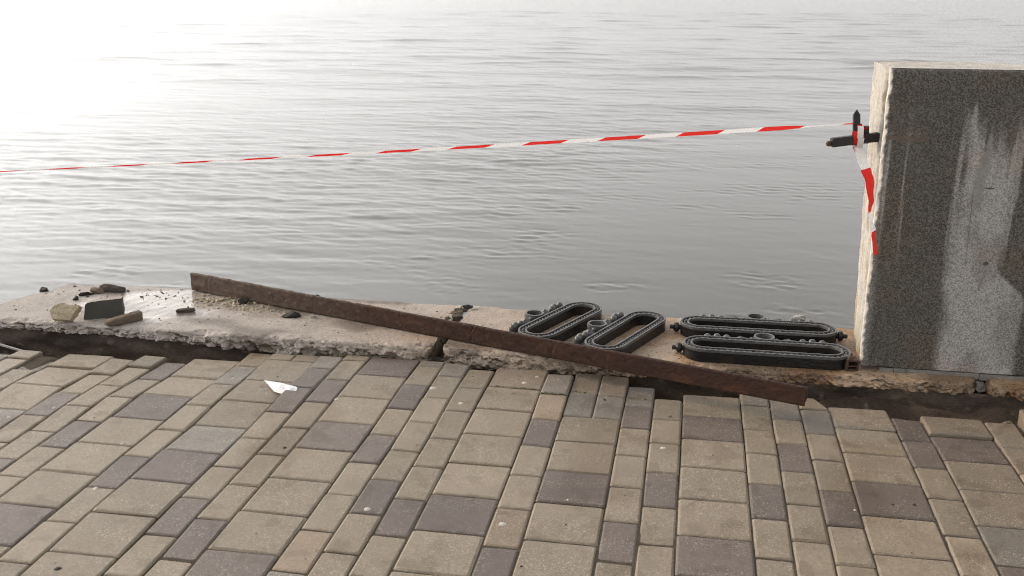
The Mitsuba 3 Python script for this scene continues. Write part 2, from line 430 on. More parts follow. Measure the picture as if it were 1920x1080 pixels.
def wave_height(x, y, step):
    """Light breeze ripples; a calmer lee in front of the pedestal, gusts in patches elsewhere."""
    gust = meshkit.fbm(np.stack([x * 0.16, y * 0.30, 0 * x], -1), 3, 4)
    lee = np.clip((y - 6.2 - 2.3 * np.clip(x + 2.3, 0, 3.4)) / 6.5, 0, 1)
    lee = lee * lee * (3 - 2 * lee)
    open_ = np.clip((-x - 0.6) / 2.2, 0, 1)
    amp = (0.14 + 0.86 * lee) * (0.62 + 0.62 * gust) * (1 + 1.0 * open_ * np.clip((15 - y) / 6, 0, 1)) * (0.92 - 0.12 * np.clip((y - 10) / 8, 0, 1))
    # here and there a few steeper wavelets break the calm water
    spot = np.clip((meshkit.fbm(np.stack([x * 1.5, y * 2.6, 0 * x + 5], -1), 2, 12) - 0.60) / 0.10, 0, 1)
    h = np.zeros_like(x)
    far = np.clip((y - 12) / 16, 0, 1) * (0.55 + 0.9 * gust)
    for kx, ky, a, ph in SWELL: h += a * np.sin(kx * x + ky * y + ph) * far * np.clip(2 * math.pi / math.hypot(kx, ky) / np.maximum(step, 1e-6) / 2.2 - 1.0, 0, 1)
    for kx, ky, a, ph in WAVES:
        lam = 2 * math.pi / math.hypot(kx, ky)
        w = np.clip(lam / np.maximum(step, 1e-6) / 2.2 - 1.0, 0, 1)
        h += a * np.sin(kx * x + ky * y + ph) * w * (amp + (1.25 * spot * (1 - lee) if lam < 0.20 else 0))
    return WZ + h + 6.0 * np.clip(h, -0.02, 0.05) ** 2      # ripples peak a little more than they trough


def grid_faces(n, m):
    i, j = np.meshgrid(np.arange(n - 1), np.arange(m - 1), indexing='ij')
    q = np.stack([i * m + j, i * m + j + 1, (i + 1) * m + j + 1, (i + 1) * m + j], -1).reshape(-1, 4)
    return np.vstack([q[:, [0, 1, 2]], q[:, [0, 2, 3]]])


def upward(v, f):
    m = M(v, f)
    return m if m.face_normals[:, 2].mean() > 0 else M(v, np.asarray(f)[:, ::-1])


rr = np.concatenate([np.geomspace(5.4, 70.0, 900), np.geomspace(70.4, 6000.0, 150)])
aa = np.radians(np.linspace(128, 62, 620))
R, A = np.meshgrid(rr, aa, indexing='ij')
wx, wy = R * np.cos(A), R * np.sin(A)
wz = wave_height(wx, wy, 0.0030 * R)
scene['water'] = mikit.ply(upward(np.stack([wx, wy, wz], -1).reshape(-1, 3), grid_faces(*R.shape)), 'mat_water', smooth=True)
labels['water'] = {'label': 'rippled grey river water with white sun glare at the upper left', 'kind': 'structure'}
for lo, hi in ((179, 128), (62, 1)):
    a3 = np.radians(np.linspace(lo, hi, 90)); r3 = np.concatenate([np.geomspace(3.7, 70.0, 200), np.geomspace(72, 6000.0, 60)])
    R3, A3 = np.meshgrid(r3, a3, indexing='ij')
    w3 = np.stack([R3 * np.cos(A3), R3 * np.sin(A3), wave_height(R3 * np.cos(A3), R3 * np.sin(A3), 0.018 * R3)], -1).reshape(-1, 3)
    put('side_reach', upward(w3, grid_faces(*R3.shape)), 'mat_water', 'water', smooth=True)

# ------------------------------------------------------------------ pavement
labels['pavement'] = {'label': 'pavement of tan and dark grey concrete pavers with a broken far edge', 'kind': 'structure'}
COLS = [
 (0, 2, [3.448, 3.248, 3.048, 2.847, 2.647, 2.447, 2.246], [-14.5, -8.4, 1.4, 0.8, -0.3, -1.8, 1.2], 'TDTTTDT'),
 (2, 1, [3.513, 3.373, 3.173, 2.972, 2.772, 2.572, 2.371], [-9.3, -9.3, -8.6, 3.4, 1.1, 0.2, -1.5], 'GTTTDTT'),
 (3, 1, [3.474, 3.273, 3.073, 2.873, 2.672, 2.472], [-14.1, -7.3, -4.0, 1.0, -1.9, 0.9], 'GTDTTT'),
 (4, 1, [3.491, 3.372, 3.172, 2.971, 2.771, 2.571, 2.371], [-7.4, -7.4, -7.4, -1.3, -0.8, -0.5, 1.4], 'TGTTDTT'),
 (5, 2, [3.445, 3.245, 3.044, 2.844, 2.644, 2.444], [-18.5, -9.3, -2.3, 1.0, -0.1, -1.0], 'BTTDTT'),
 (7, 1, [3.376, 3.176, 2.976, 2.775, 2.575], [-15.6, -8.0, -2.8, 1.6, -1.7], 'DDTTT'),
 (8, 2, [3.401, 3.245, 3.045, 2.845, 2.644, 2.444], [-16.2, -16.2, -2.9, 1.8, -0.4, -1.6], 'BDBBGD'),
 (10, 1, [3.377, 3.176, 2.976], [-7.6, -4.6, 4.8], 'BBT'),
 (-1, 1, [3.387, 3.187, 2.987, 2.787, 2.586, 2.386], [-13.4, -2.5, 4.6, 3.8, -1.0, -3.4], 'BTTDTT'),
 (-2, 1, [3.485, 3.285, 3.085, 2.884, 2.684, 2.484, 2.284], [-14.0, -6.0, 4.4, 3.5, -0.2, -0.6, -3.6], 'GDTTTDT'),
 (-4, 2, [3.554, 3.354, 3.153, 2.953, 2.753, 2.552, 2.352], [-5.3, 0.2, -0.3, 1.0, -1.8, 2.7, -0.8], 'bgTTDTT'),
 (-5, 1, [3.502, 3.302, 3.102, 2.901, 2.701, 2.501, 2.3], [1.5, 10.2, 2.8, 1.8, 1.0, 0.6, -1.8], 'GWDTTWD'),
 (-7, 2, [3.548, 3.348, 3.147, 2.947, 2.747, 2.546, 2.346, 2.146], [-0.9, 4.8, 6.0, 4.5, 0.6, -0.0, -0.4, -0.2], 'BTTTTDTT'),
 (-8, 1, [3.503, 3.303, 3.103, 2.902, 2.702, 2.502, 2.302], [2.9, 11.6, 8.5, 1.4, 1.0, 0.3, -1.5], 'TTTTTDT'),
 (-9, 1, [3.531, 3.399, 3.199, 2.999, 2.798, 2.598, 2.398, 2.197], [10.2, 10.2, 8.3, 6.4, -0.9, 0.3, 0.3, 0.4], 'GTTTTDTT'),
 (-10, 1, [3.55, 3.494, 3.293, 3.093, 2.893, 2.692, 2.492, 2.292, 2.091], [5.4, 5.4, 10.9, 7.6, 0.0, 1.9, -0.6, -1.0, -0.8], 'GTDTDTTWG'),
 (-12, 2, [3.557, 3.357, 3.157, 2.956, 2.756, 2.556, 2.356, 2.155], [4.2, 10.3, 6.8, 2.2, 0.2, -0.4, -0.3, 0.5], 'DTTDTTTD'),
 (-13, 1, [3.555, 3.496, 3.296, 3.095, 2.895, 2.695, 2.494, 2.294, 2.094], [7.3, 7.3, 8.3, 6.7, 0.2, 0.8, 0.1, 1.4, -2.9], 'TTDTTTTDT'),
 (-14, 1, [3.529, 3.397, 3.197, 2.997, 2.796, 2.596, 2.396, 2.196, 1.995], [5.4, 5.4, 11.9, 3.2, 0.0, -1.5, 1.5, -0.7, 0.9], 'GDDTTTDTT'),
 (-16, 2, [3.543, 3.472, 3.272, 3.072, 2.871, 2.671, 2.471, 2.27, 2.07], [-3.3, -3.3, -5.5, -1.3, -7.1, 0.2, 2.2, 5.1, 1.4], 'tTTTGDTTT'),
 (-17, 1, [3.55, 3.408, 3.208, 3.008, 2.808, 2.607, 2.407, 2.207, 2.006], [-10.9, -10.9, -4.0, 0.7, -2.5, 1.2, 0.5, 0.3, 1.0], 'TGTTTDTTT'),
 (-19, 2, [3.473, 3.273, 3.073, 2.872, 2.672, 2.472, 2.272], [-19.8, -15.4, -2.9, -2.1, -1.0, 1.5, 2.2], 'TTDTTTD'),
 (-20, 1, [3.422, 3.221, 3.021, 2.821, 2.62, 2.42], [-24.5, -13.8, 2.4, -1.7, 0.1, 1.9], 'DTTDTT'),
 (-21, 1, [3.45, 3.322, 3.121, 2.921, 2.721, 2.52], [-13.1, -13.1, -3.0, 4.0, -1.2, 1.3], 'TTTTTD'),
 (-22, 1, [3.385, 3.227, 3.026, 2.826, 2.626], [-11.2, -11.2, -0.3, 1.4, -1.5], 'TTDTT'),
 (-24, 2, [3.408, 3.268, 3.067, 2.867], [-11.6, -11.6, 3.4, -3.6], 'TTTG'),
 (-25, 1, [3.328, 3.208, 3.008], [-3.3, -3.3, 3.5], 'DTT'),
 (-26, 1, [3.395, 3.305, 3.105], [-2.7, -2.7, 2.9], 'TTT'),
 (-28, 2, [3.338, 3.137], [-3.2, 3.4], 'GT'),
]

PAT = [(0, 2), (2, 1), (3, 1), (4, 1), (5, 2), (7, 1), (8, 2), (10, 1), (11, 1)]
BATCH = {'T': 0.1, 'W': 0.3, 'B': 0.5, 'G': 0.7, 'D': 0.9}
rng = random.Random(12)


def paver_mesh(x0, x1, y0, y1, za, zb, th=0.06, roll=0.0, bev=0.0058, worn=None):
    """One paver: rounded bevel round the top, straight sides; za is the height at its near edge, zb at its far edge, roll lifts its left side."""
    x0, x1, y0, y1 = x0 + 0.0016, x1 - 0.0016, y0 + 0.0023, y1 - 0.0023

    def ring(ins, c, dz):
        a, b, p, q = x0 + ins, x1 - ins, y0 + ins, y1 - ins
        pts = [(a + c, p), (b - c, p), (b, p + c), (b, q - c), (b - c, q), (a + c, q), (a, q - c), (a, p + c)]
        return [(x, y, za + (zb - za) * (y - y0) / (y1 - y0) + roll * ((x1 + x0) / 2 - x) / (x1 - x0) + dz) for x, y in pts]

    v = ring(0, 0.004, -th) + ring(0, 0.004, -bev * 0.85) + ring(bev * 0.45, 0.0045, -bev * 0.28) + ring(bev * 1.15, 0.005, 0.0)
    if worn:
        r = random.Random(worn)
        v = [(x + r.uniform(-1, 1) * 0.0012, y + r.uniform(-1, 1) * 0.0012, z + (r.uniform(-0.0018, 0.0) if 8 <= i < 24 else 0)) for i, (x, y, z) in enumerate(v)]
    n = len(v)
    cx = np.mean(np.array(v[-8:]), 0)
    v.append(tuple(cx))
    f = []
    for k in range(3):
        for i in range(8):
            j = (i + 1) % 8
            f += [[k*8+i, k*8+j, k*8+8+j], [k*8+i, k*8+8+j, k*8+8+i]]
    f += [[24 + i, 24 + (i + 1) % 8, n] for i in range(8)]
    f += [[0, i + 1, i] for i in range(1, 7)]
    return M(v, f)


def add_paver(x0, x1, y0, y1, za, zb, code, roll=0.0, worn=None, th=0.06):
    m = paver_mesh(x0, x1, y0, y1, za, zb, roll=roll, worn=worn, th=th)
    uv = np.tile([BATCH[code], rng.random()], (len(m.vertices), 1))
    # a smoothing angle splits vertices and cannot carry uv, so the bevels stay as small facets
    return m, uv


def put_paver(*a, **k):
    m, uv = add_paver(*a, **k)
    put('paver', m, 'mat_paver', 'pavement', uv=uv)


# pavers that stand proud of, or lie below, their row: (column, row) -> (near edge, far edge, left side) in mm
LIFT = {(8, 0): (12, 4, 0), (-21, 0): (9, 2, 2), (-22, 0): (9, 5, 2), (-24, 0): (8, 4, 0), (-26, 0): (5, 0, 1), (-25, 0): (-7, -11, 3),
        (4, 0): (3, -6, 0), (-16, 0): (1, -2, 0), (-5, 0): (2, 5, 0), (5, 0): (2, -3, -3), (7, 0): (0, -5, 4)}
EDGE = {}
field = []
field_uv = []
CUT = {(4, 0)}
for u, w, vs, zs, code in COLS:
    EDGE[u] = vs[0]
    n = len(vs)
    for i in range(n):
        y1, zb = vs[i], zs[i] / 1000
        if i + 1 < n: y0, za = vs[i + 1], zs[i + 1] / 1000
        else: y0, za = y1 - 0.2003, 0.0
        la, lb, lr = (q / 1000 for q in LIFT.get((u, i), (0, 0, 0)))
        jit = lambda s: rng.gauss(0, s)
        c = code[i] if i < len(code) else 'T'
        args = dict(th=0.034 if i == 0 and u <= -19 else 0.06, roll=lr + jit(0.0012), worn=(u + 60) * 40 + i if rng.random() < 0.35 else None)
        x0, x1 = u * 0.1, (u + w) * 0.1
        za, zb = za + la + jit(0.0008), zb + lb + jit(0.0008)
        if c in 'tgb':                      # two half pavers side by side in a wide column
            for a, b in ((x0, (x0 + x1) / 2), ((x0 + x1) / 2, x1)):
                put_paver(a, b, y0, y1 + jit(0.002), za + jit(0.001), zb + jit(0.001), c.upper(), **args)
        elif (u, i) in CUT:                 # a paver cut off at a slant
            m, uv = add_paver(x0, x1, y0, y1, za, zb, c, **args)
            v = np.array(m.vertices); t = (v[:, 1] - y0) / (y1 - y0)
            v[:, 0] = np.minimum(v[:, 0], x0 + 0.097 - 0.042 * t)
            put('paver', M(v, m.faces), 'mat_paver', 'pavement', uv=uv)
        else:
            put_paver(x0, x1, y0, y1, za, zb, c, **args)
    # the rest of the column towards and behind the viewer, outside the picture
    y1 = vs[-1] - 0.2003
    while y1 > -2.2:
        c = 'D' if rng.random() < 0.24 else 'G' if rng.random() < 0.1 else 'T'
        if y1 > 2.0 and u > -17:
            put_paver(u * 0.1, (u + w) * 0.1, y1 - 0.2003, y1, rng.gauss(0, 0.0008), rng.gauss(0, 0.0008), c)
        else:
            m, uv = add_paver(u * 0.1, (u + w) * 0.1, y1 - 0.2003, y1, rng.gauss(0, 0.0008), rng.gauss(0, 0.0008), c)
            field.append(m); field_uv.append(uv)
        y1 -= 0.2003
# raised paver at the far right, and columns on both sides that the picture does not reach
put_paver(1.112, 1.212, 3.205, 3.405, 0.020, 0.034, 'B', roll=0.006)
cols_out = []
u = 11
k = 8
while u < 40:
    w = PAT[k % 9][1]
    cols_out.append((u, w, 3.39 + 0.05 * math.sin(u)))
    u += w; k += 1
u = -28
k = -1
seq = [1, 1, 2, 1, 2, 1, 1, 1, 2]
while u > -60:
    w = seq[(-k - 1) % 9]
    u -= w
    cols_out.append((u, w, 3.30 + 0.05 * math.sin(u)))
    k -= 1
for u, w, top in cols_out:
    y1 = top - (0.205 if u == 11 else 0.0)
    EDGE[u] = top
    while y1 > -2.2:
        c = 'D' if rng.random() < 0.24 else 'G' if rng.random() < 0.1 else 'T'
        z = -0.008 * max(0, y1 - 3.0) / 0.3
        m, uv = add_paver(u * 0.1, (u + w) * 0.1, y1 - 0.2003, y1, z, z, c)
        if 11 <= u < 14 and y1 > 2.6: put('paver', m, 'mat_paver', 'pavement', uv=uv)
        else:
            field.append(m); field_uv.append(uv)
        y1 -= 0.2003
key = put('paver_field', cat(field), 'mat_paver', 'pavement', uv=np.vstack(field_uv))
labels[key] = {'label': 'more pavers beside and behind the viewer', 'kind': 'stuff'}

# sand bed under the pavers
sx = np.linspace(-6.0, 4.0, 220); sy = np.linspace(-2.2, 3.36, 150)
SX, SY = np.meshgrid(sx, sy, indexing='ij')


def zpav(x, y):
    for u, w, vs, zs, code in COLS:
        if u * 0.1 <= x < (u + w) * 0.1: return float(np.interp(y, vs[::-1], np.array(zs[::-1]) / 1000))
    return -0.008


sz = np.full(SX.shape, -0.0052)
for i in range(SX.shape[0]):
    for j in range(SX.shape[1]):
        if SY[i, j] > 2.75 and -2.9 < SX[i, j] < 1.2:
            x, y = SX[i, j], SY[i, j]
            sz[i, j] = min(zpav(x - 0.03, y), zpav(x + 0.03, y), zpav(x, y - 0.04), zpav(x, y + 0.04)) - 0.008
        elif SY[i, j] > 2.75: sz[i, j] = -0.020
sz += 0.003 * (meshkit.noise(np.stack([SX * 30, SY * 30, 0 * SX], -1), 3) - 0.5)
put('sand_bed', M(np.stack([SX, SY, sz], -1).reshape(-1, 3), grid_faces(*SX.shape)), 'mat_sand', 'pavement')

# ------------------------------------------------------------------ ground: washed-out soil between pavement and quay wall
gx = np.linspace(-6.2, 4.2, 420)
gy = np.concatenate([np.linspace(-2.3, 3.0, 12), np.linspace(3.04, 3.66, 46)])
GX, GY = np.meshgrid(gx, gy, indexing='ij')
eu = np.array(sorted(EDGE)); ev = np.array([EDGE[k] for k in eu])
edge = np.interp(GX, eu * 0.1 + 0.05, ev)
t = np.clip((GY - (edge - 0.07)) / 0.09, 0, 1)
depth = 0.125 - 0.030 * np.clip((GX - 0.3) / 0.4, 0, 1) + 0.07 * meshkit.fbm(np.stack([GX * 2.2, GY * 3, 0 * GX], -1), 3, 7)
gz = -0.085 - (depth - 0.06) * t * t * (3 - 2 * t)
up = np.clip((GY - 3.46) / 0.14, 0, 1)
gz += up * up * (0.035 + 0.060 * np.clip((GX - 0.35) / 0.3, 0, 1) + 0.05 * meshkit.fbm(np.stack([GX * 3.1, 0 * GX, 0 * GX + 4], -1), 3, 9))
gz += 0.030 * (meshkit.fbm(np.stack([GX * 14, GY * 14, 0 * GX], -1), 4, 2) - 0.5) * np.clip((GY - 2.9) / 0.2, 0, 1)
scene['ground'] = mikit.ply(M(np.stack([GX, GY, gz], -1).reshape(-1, 3), grid_faces(*GX.shape)), 'mat_soil', smooth=True)
labels['ground'] = {'label': 'dark washed-out soil in the gap behind the pavers', 'kind': 'structure'}
big = M([[-400, -400, -0.30], [400, -400, -0.30], [400, 3.4, -0.30], [-400, 3.4, -0.30]], [[0, 1, 2], [0, 2, 3]])
put('hinterland', big, 'mat_soil', 'ground')

# ------------------------------------------------------------------ quay wall
TOP = 0.05
labels['quay_wall'] = {'label': 'quay wall edge of long worn granite coping stones with rough chipped fronts', 'category': 'wall'}


def coping(xa, xb, seed, slant=0.0, front=3.572, back=4.13, rough=1.0, nx=None):
    """A coping stone: flat worn top, broken rough front, ends a little uneven."""
    nx = nx or int((xb - xa) / 0.0055)
    prof = [(back - 0.01, -0.10), (back, -0.03), (back, 0.030), (back - 0.008, 0.044), (back - 0.022, TOP)]
    prof += [(y, TOP) for y in np.linspace(back - 0.06, front + 0.05, 22)]
    prof += [(y, TOP) for y in np.linspace(front + 0.044, front + 0.010, 9)]
    prof += [(front + 0.004, TOP - 0.002), (front, TOP - 0.006)]
    prof += [(front, z) for z in np.linspace(TOP - 0.011, -0.030, 19)]
    prof += [(front + 0.014, -0.033), (front + 0.034, -0.036), (front + 0.040, -0.10)]
    prof = np.array(prof)
    t = np.linspace(0, 1, nx)
    Y0, Z0 = prof[:, 0][None, :].repeat(nx, 0), prof[:, 1][None, :].repeat(nx, 0)
    left = xa + slant * (Y0 - front)
    X = left + t[:, None] * (xb - left)
    # the broken face is shallow at both ends of the picture and deeper in the middle
    face = np.interp(X, [-2.2, -1.5, -0.4, 0.2], [0.012, -0.022, -0.022, 0.008])
    up_ = np.clip((TOP - 0.006 - Z0) / (TOP + 0.024), 0, 1) * (Y0 < front + 0.036) * (Z0 > -0.05)
    Z0 = np.where(up_ > 0, TOP - 0.006 - up_ * (TOP - 0.006 - face), Z0)
    P3 = np.stack([X, Y0, Z0], -1)
    endd = np.minimum(X - left, xb - X)
    f1 = meshkit.fbm(P3 * np.array([16, 9, 26]) + seed, 4, seed)
    f2 = meshkit.fbm(P3 * np.array([48, 20, 60]) + seed * 3, 3, seed + 1)
    ridged = np.abs(meshkit.fbm(P3 * np.array([26, 10, 22]) + seed * 5 + P3[..., [2, 0, 1]] * 14, 3, seed + 2) - 0.5) * 2
    chip = 0.042 * (f1 - 0.62) + 0.034 * (f2 - 0.5) - 0.034 * ridged + 0.016
    isfront = np.clip((front + 0.012 - Y0) / 0.010, 0, 1) * np.clip((Z0 - face + 0.02) / 0.02, 0, 1)
    lip = np.clip((TOP - 0.006 - Z0) / 0.02, 0.35, 1)
    Y = Y0 - rough * chip * isfront * lip
    # broken corners at the ends
    corner = np.clip(1 - endd / 0.035, 0, 1)
    Y = Y + corner ** 2 * 0.022 * (Y0 < front + 0.03)
    # the top arris is broken: it dips and draws back in places
    arr = np.clip(1 - (Y0 - front) / 0.045, 0, 1) * (Z0 > TOP - 0.02)
    bite = np.clip(meshkit.fbm(np.stack([X * 11, 0 * X + seed, Y0 * 8], -1), 4, seed + 5) - 0.46, 0, 1)
    Z = Z0 - arr * bite * 0.075 * (0.4 + f2)
    topm = (Z0 > TOP - 0.001) | ((Y0 > back - 0.03) & (Z0 > 0.02))
    Z = Z + topm * (0.0045 * (meshkit.fbm(P3 * np.array([7, 9, 0]) + seed, 4, seed + 3) - 0.5) + 0.0022 * (meshkit.noise(P3 * np.array([70, 70, 0]), seed) - 0.5))
    bk = (Y0 > back - 0.025)
    Y = Y - bk * 0.030 * np.clip(meshkit.fbm(np.stack([X * 7, 0 * X, 0 * X + seed], -1), 4, seed + 8) - 0.42, 0, 1) * 2
    X = X + (np.clip(1 - (X - left) / 0.03, 0, 1) - np.clip(1 - (xb - X) / 0.03, 0, 1)) * 0.020 * (meshkit.fbm(np.stack([0 * X, Y0 * 22, Z0 * 22 + seed], -1), 3, seed) - 0.3)
    n, m = X.shape
    v = np.stack([X, Y, Z], -1).reshape(-1, 3)
    f = grid_faces(n, m)
    ends = []
    for r in (0, n - 1):
        c = len(v)
        v = np.vstack([v, v[r * m:(r + 1) * m].mean(0)])
        for j in range(m):
            k2 = (j + 1) % m
            tri = [c, r * m + j, r * m + k2]
            ends.append(tri if r else tri[::-1])
    f = np.vstack([f, ends])
    mm = M(v, f)
    return mm


def outward(m, probe_z=True):
    """Turns the faces so that the top looks up."""
    n = m.face_normals
    c = m.triangles_center
    top = c[:, 2] > TOP - 0.01
    if n[top][:, 2].mean() < 0: m = M(m.vertices, m.faces[:, ::-1])
    return m


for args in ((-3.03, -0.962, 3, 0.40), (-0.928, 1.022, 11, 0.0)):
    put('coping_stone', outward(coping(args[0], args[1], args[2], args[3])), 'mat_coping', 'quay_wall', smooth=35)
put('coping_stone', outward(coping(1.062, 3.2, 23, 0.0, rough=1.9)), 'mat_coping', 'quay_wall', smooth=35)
put('joint_mortar', rough_rock((0.05, 0.10, 0.085), 61), 'mat_mortar', 'quay_wall', smooth=30)
scene['quay_wall__joint_mortar'] = mikit.ply(place(rough_rock((0.052, 0.16, 0.055), 61), (1.042, 3.668, 0.016)), 'mat_mortar', smooth=30)
# concrete footing below the stones, and the wall down into the water
fx = np.linspace(-3.0, 3.2, 320); fz = np.linspace(0.004, -0.45, 34)
FX, FZ = np.meshgrid(fx, fz, indexing='ij')
fy = 3.600 - 0.045 * np.clip(meshkit.fbm(np.stack([FX * 11, 0 * FX, FZ * 18], -1), 4, 5) - 0.40, 0, 1) - 0.035 * np.clip((-FZ - 0.12) / 0.2, 0, 1)
put('footing', M(np.stack([FX, fy, FZ], -1).reshape(-1, 3), grid_faces(*FX.shape)), 'mat_footing', 'quay_wall', smooth=True)
put('footing', box(-2.98, 3.2, 3.66, 4.115, -1.6, -0.046), 'mat_footing', 'quay_wall')
put('footing', box(-8.0, -2.99, 3.40, 3.60, -1.6, -0.30), 'mat_footing', 'quay_wall')
put('footing', box(3.21, 8.0, 3.40, 4.10, -1.6, -0.10), 'mat_footing', 'quay_wall')

# ------------------------------------------------------------------ granite pedestal
ped = thing('granite_pedestal', 'tall grey granite clad pedestal with a broken pale left side and dark run-off stains', 'pedestal')
PZ0, PZ1 = 0.066, 1.130
# cladding slab: front face with a ragged broken left edge
nx, nz = 90, 150
xs = np.concatenate([np.linspace(0, 0.03, 14), np.linspace(0.036, 1.25, nx - 14)])
zs = np.linspace(PZ0, PZ1, nz)
X, Z = np.meshgrid(xs, zs, indexing='ij')
left = 0.6285 - 0.004 * (Z / PZ1) + 0.008 * (meshkit.fbm(np.stack([0 * Z, 0 * Z, Z * 14], -1), 4, 2) - 0.5)
FX = left + X
rag = np.clip(1 - X / 0.014, 0, 1)
FY = 3.640 + rag ** 2 * 0.010 * (0.4 + meshkit.noise(np.stack([X * 0, X * 0, Z * 60], -1), 3)) + 0.0012 * (meshkit.fbm(np.stack([FX * 9, Z * 9, 0 * Z], -1), 3, 6) - 0.5)
topr = np.clip(1 - (PZ1 - Z) / 0.012, 0, 1)
FY = FY + topr ** 2 * 0.006
FZ = Z + 0.004 * (meshkit.fbm(np.stack([FX * 20, 0 * Z, 0 * Z], -1), 3, 8) - 0.5) * np.clip(1 - (Z - PZ0) / 0.05, 0, 1)
fv = np.stack([FX, FY, FZ], -1).reshape(-1, 3)
back = fv.copy(); back[:, 1] = 3.686; back[:, 0] += 0.003 * (np.repeat(rag.reshape(-1), 1))
fF = grid_faces(len(xs), nz)
m0 = M(fv, fF)
if m0.face_normals[:, 1].mean() > 0: fF = fF[:, ::-1]
N = len(fv); nz_ = nz
side = []
def strip(ids):
    out = []
    for a, b in zip(ids[:-1], ids[1:]):
        out += [[a, b, b + N], [a, b + N, a + N]]
    return out
ids_left = list(range(0, nz)); ids_top = [i * nz + nz - 1 for i in range(len(xs))]; ids_bot = [i * nz for i in range(len(xs))]; ids_right = [(len(xs) - 1) * nz + j for j in range(nz)]
for ids in (ids_left, ids_top, ids_bot, ids_right): side += strip(ids)
slab = M(np.vstack([fv, back]), np.vstack([fF, fF[:, ::-1] + N, side]))
trimesh.repair.fix_normals(slab)
key = put('front_slab', slab, 'mat_granite', ped, smooth=30)
labels[key] = {'label': 'dark speckled granite front slab with pale streaks and a ragged left edge'}
# rubble core, its left face uncovered: pale, lumpy, with a groove behind the slab near the top
yy = np.linspace(3.687, 3.965, 56); zz = np.linspace(0.052, PZ1 - 0.004, 150)
Y, Z = np.meshgrid(yy, zz, indexing='ij')
s = (Y - 3.687) / 0.278
xl = 0.640 - 0.006 * Z + s * (0.012 - 0.026 * Z / 1.13)
lump = 0.011 * (meshkit.fbm(np.stack([0 * Y, Y * 13, Z * 7], -1), 4, 12) - 0.5) + 0.007 * (meshkit.fbm(np.stack([0 * Y, Y * 50, Z * 34], -1), 3, 5) - 0.5)
g = np.exp(-((Y - 3.735 - 0.012 * np.sin(Z * 23)) / 0.020) ** 2)
groove = g * (0.060 * np.clip((Z - 0.80) / 0.06, 0, 1) * np.clip((1.075 - Z) / 0.04, 0, 1) * (0.55 + 0.9 * (meshkit.fbm(np.stack([0 * Y, Y * 20, Z * 26], -1), 3, 3))) + 0.012)
CX = xl + lump + groove
cv = np.stack([CX, Y, Z], -1).reshape(-1, 3)
cf = grid_faces(len(yy), len(zz))
m0 = M(cv, cf)
if m0.face_normals[:, 0].mean() > 0: cf = cf[:, ::-1]
key = put('core_face', M(cv, cf), 'mat_plaster', ped, smooth=40)
labels[key] = {'label': 'pale broken masonry of the uncovered left side'}
# rest of the core
tx = np.linspace(0.60, 1.86, 70); ty = np.linspace(3.684, 3.965, 16)
TX, TY = np.meshgrid(tx, ty, indexing='ij')
sl = (TY - 3.687) / 0.278
lx = 0.640 - 0.0068 + sl * (0.012 - 0.026) + 0.006
TX = np.maximum(TX, lx)
TZ = PZ1 - 0.002 - 0.010 * np.clip(meshkit.fbm(np.stack([TX * 9, TY * 9, 0 * TX], -1), 4, 3) - 0.45, 0, 1) - 0.012 * np.clip(1 - (TX - lx) / 0.02, 0, 1)
put('top', M(np.stack([TX, TY, TZ], -1).reshape(-1, 3), grid_faces(*TX.shape)), 'mat_plaster', ped, smooth=True)
put('core', box(0.70, 1.86, 3.688, 3.962, 0.052, PZ1 - 0.018), 'mat_plaster', ped)
# mortar bed under the slab, broken into pieces
r = random.Random(4)
x = 0.700
while x < 1.86:
    w = r.uniform(0.035, 0.09) if x < 0.78 else r.uniform(0.14, 0.26)
    m = box(x, x + w - 0.003, 3.636 + r.uniform(-0.006, 0.004), 3.70, 0.040, 0.0635 + r.uniform(-0.003, 0.0))
    m = m.subdivide().subdivide()
    v = np.array(m.vertices); v += 0.006 * (np.stack([meshkit.fbm(v * 30 + k * 9, 3, k) for k in range(3)], -1) - 0.5)
    put('mortar_bed', M(v, m.faces), 'mat_mortar', ped)
    x += w
# iron railing anchor cast into the left side
anc = f'{ped}__iron_anchor'
labels[anc] = {'label': 'black iron stub cross of the missing railing'}
put('bar', bar((0.468, 3.745, 0.8585), (0.700, 3.815, 0.884), 0.026, 0.032), 'mat_black_bar', anc)
put('bar_tip', bar((0.452, 3.7395, 0.8525), (0.4685, 3.744, 0.8575), 0.016, 0.018, bevel=0.3), 'mat_rust_dark', anc)
up1 = bar((0.5585, 3.795, 0.880), (0.5515, 3.795, 0.955), 0.024, 0.022, up=(0, 1, 0))
put('upright', up1, 'mat_black_bar', anc)
tip = trimesh.creation.cone(radius=0.0165, height=0.017, sections=4); tip.apply_transform(trimesh.transformations.rotation_matrix(math.pi / 4, (0, 0, 1))); tip.apply_translation((0.5514, 3.795, 0.9548))
put('upright_tip', tip, 'mat_black_bar', anc)
put('lug', bar((0.592, 3.795, 0.852), (0.588, 3.795, 0.914), 0.020, 0.018, up=(0, 1, 0)), 'mat_black_bar', anc)
put('lug', bar((0.643, 3.800, 0.858), (0.640, 3.800, 0.908), 0.014, 0.018, up=(0, 1, 0)), 'mat_black_bar', anc)

# ------------------------------------------------------------------ barrier tape
tape = thing('barrier_tape', 'red and white striped barrier tape stretched across the water from the pedestal', 'barrier tape')


def ribbon(path, widths, wdir, s, name, thick=0.0):
    path = np.array(path); n = len(path); wd = np.array(wdir, float)
    wd /= np.linalg.norm(wd, axis=1, keepdims=True)
    k = 5
    v, uv = [], []
    for i in range(n):
        for j in range(k):
            t = j / (k - 1) - 0.5
            v.append(path[i] + wd[i] * widths[i] * t); uv.append((s[i], t + 0.5))
    f = grid_faces(n, k)
    return put(name, M(v, f), 'mat_tape', tape, smooth=True, uv=np.array(uv))


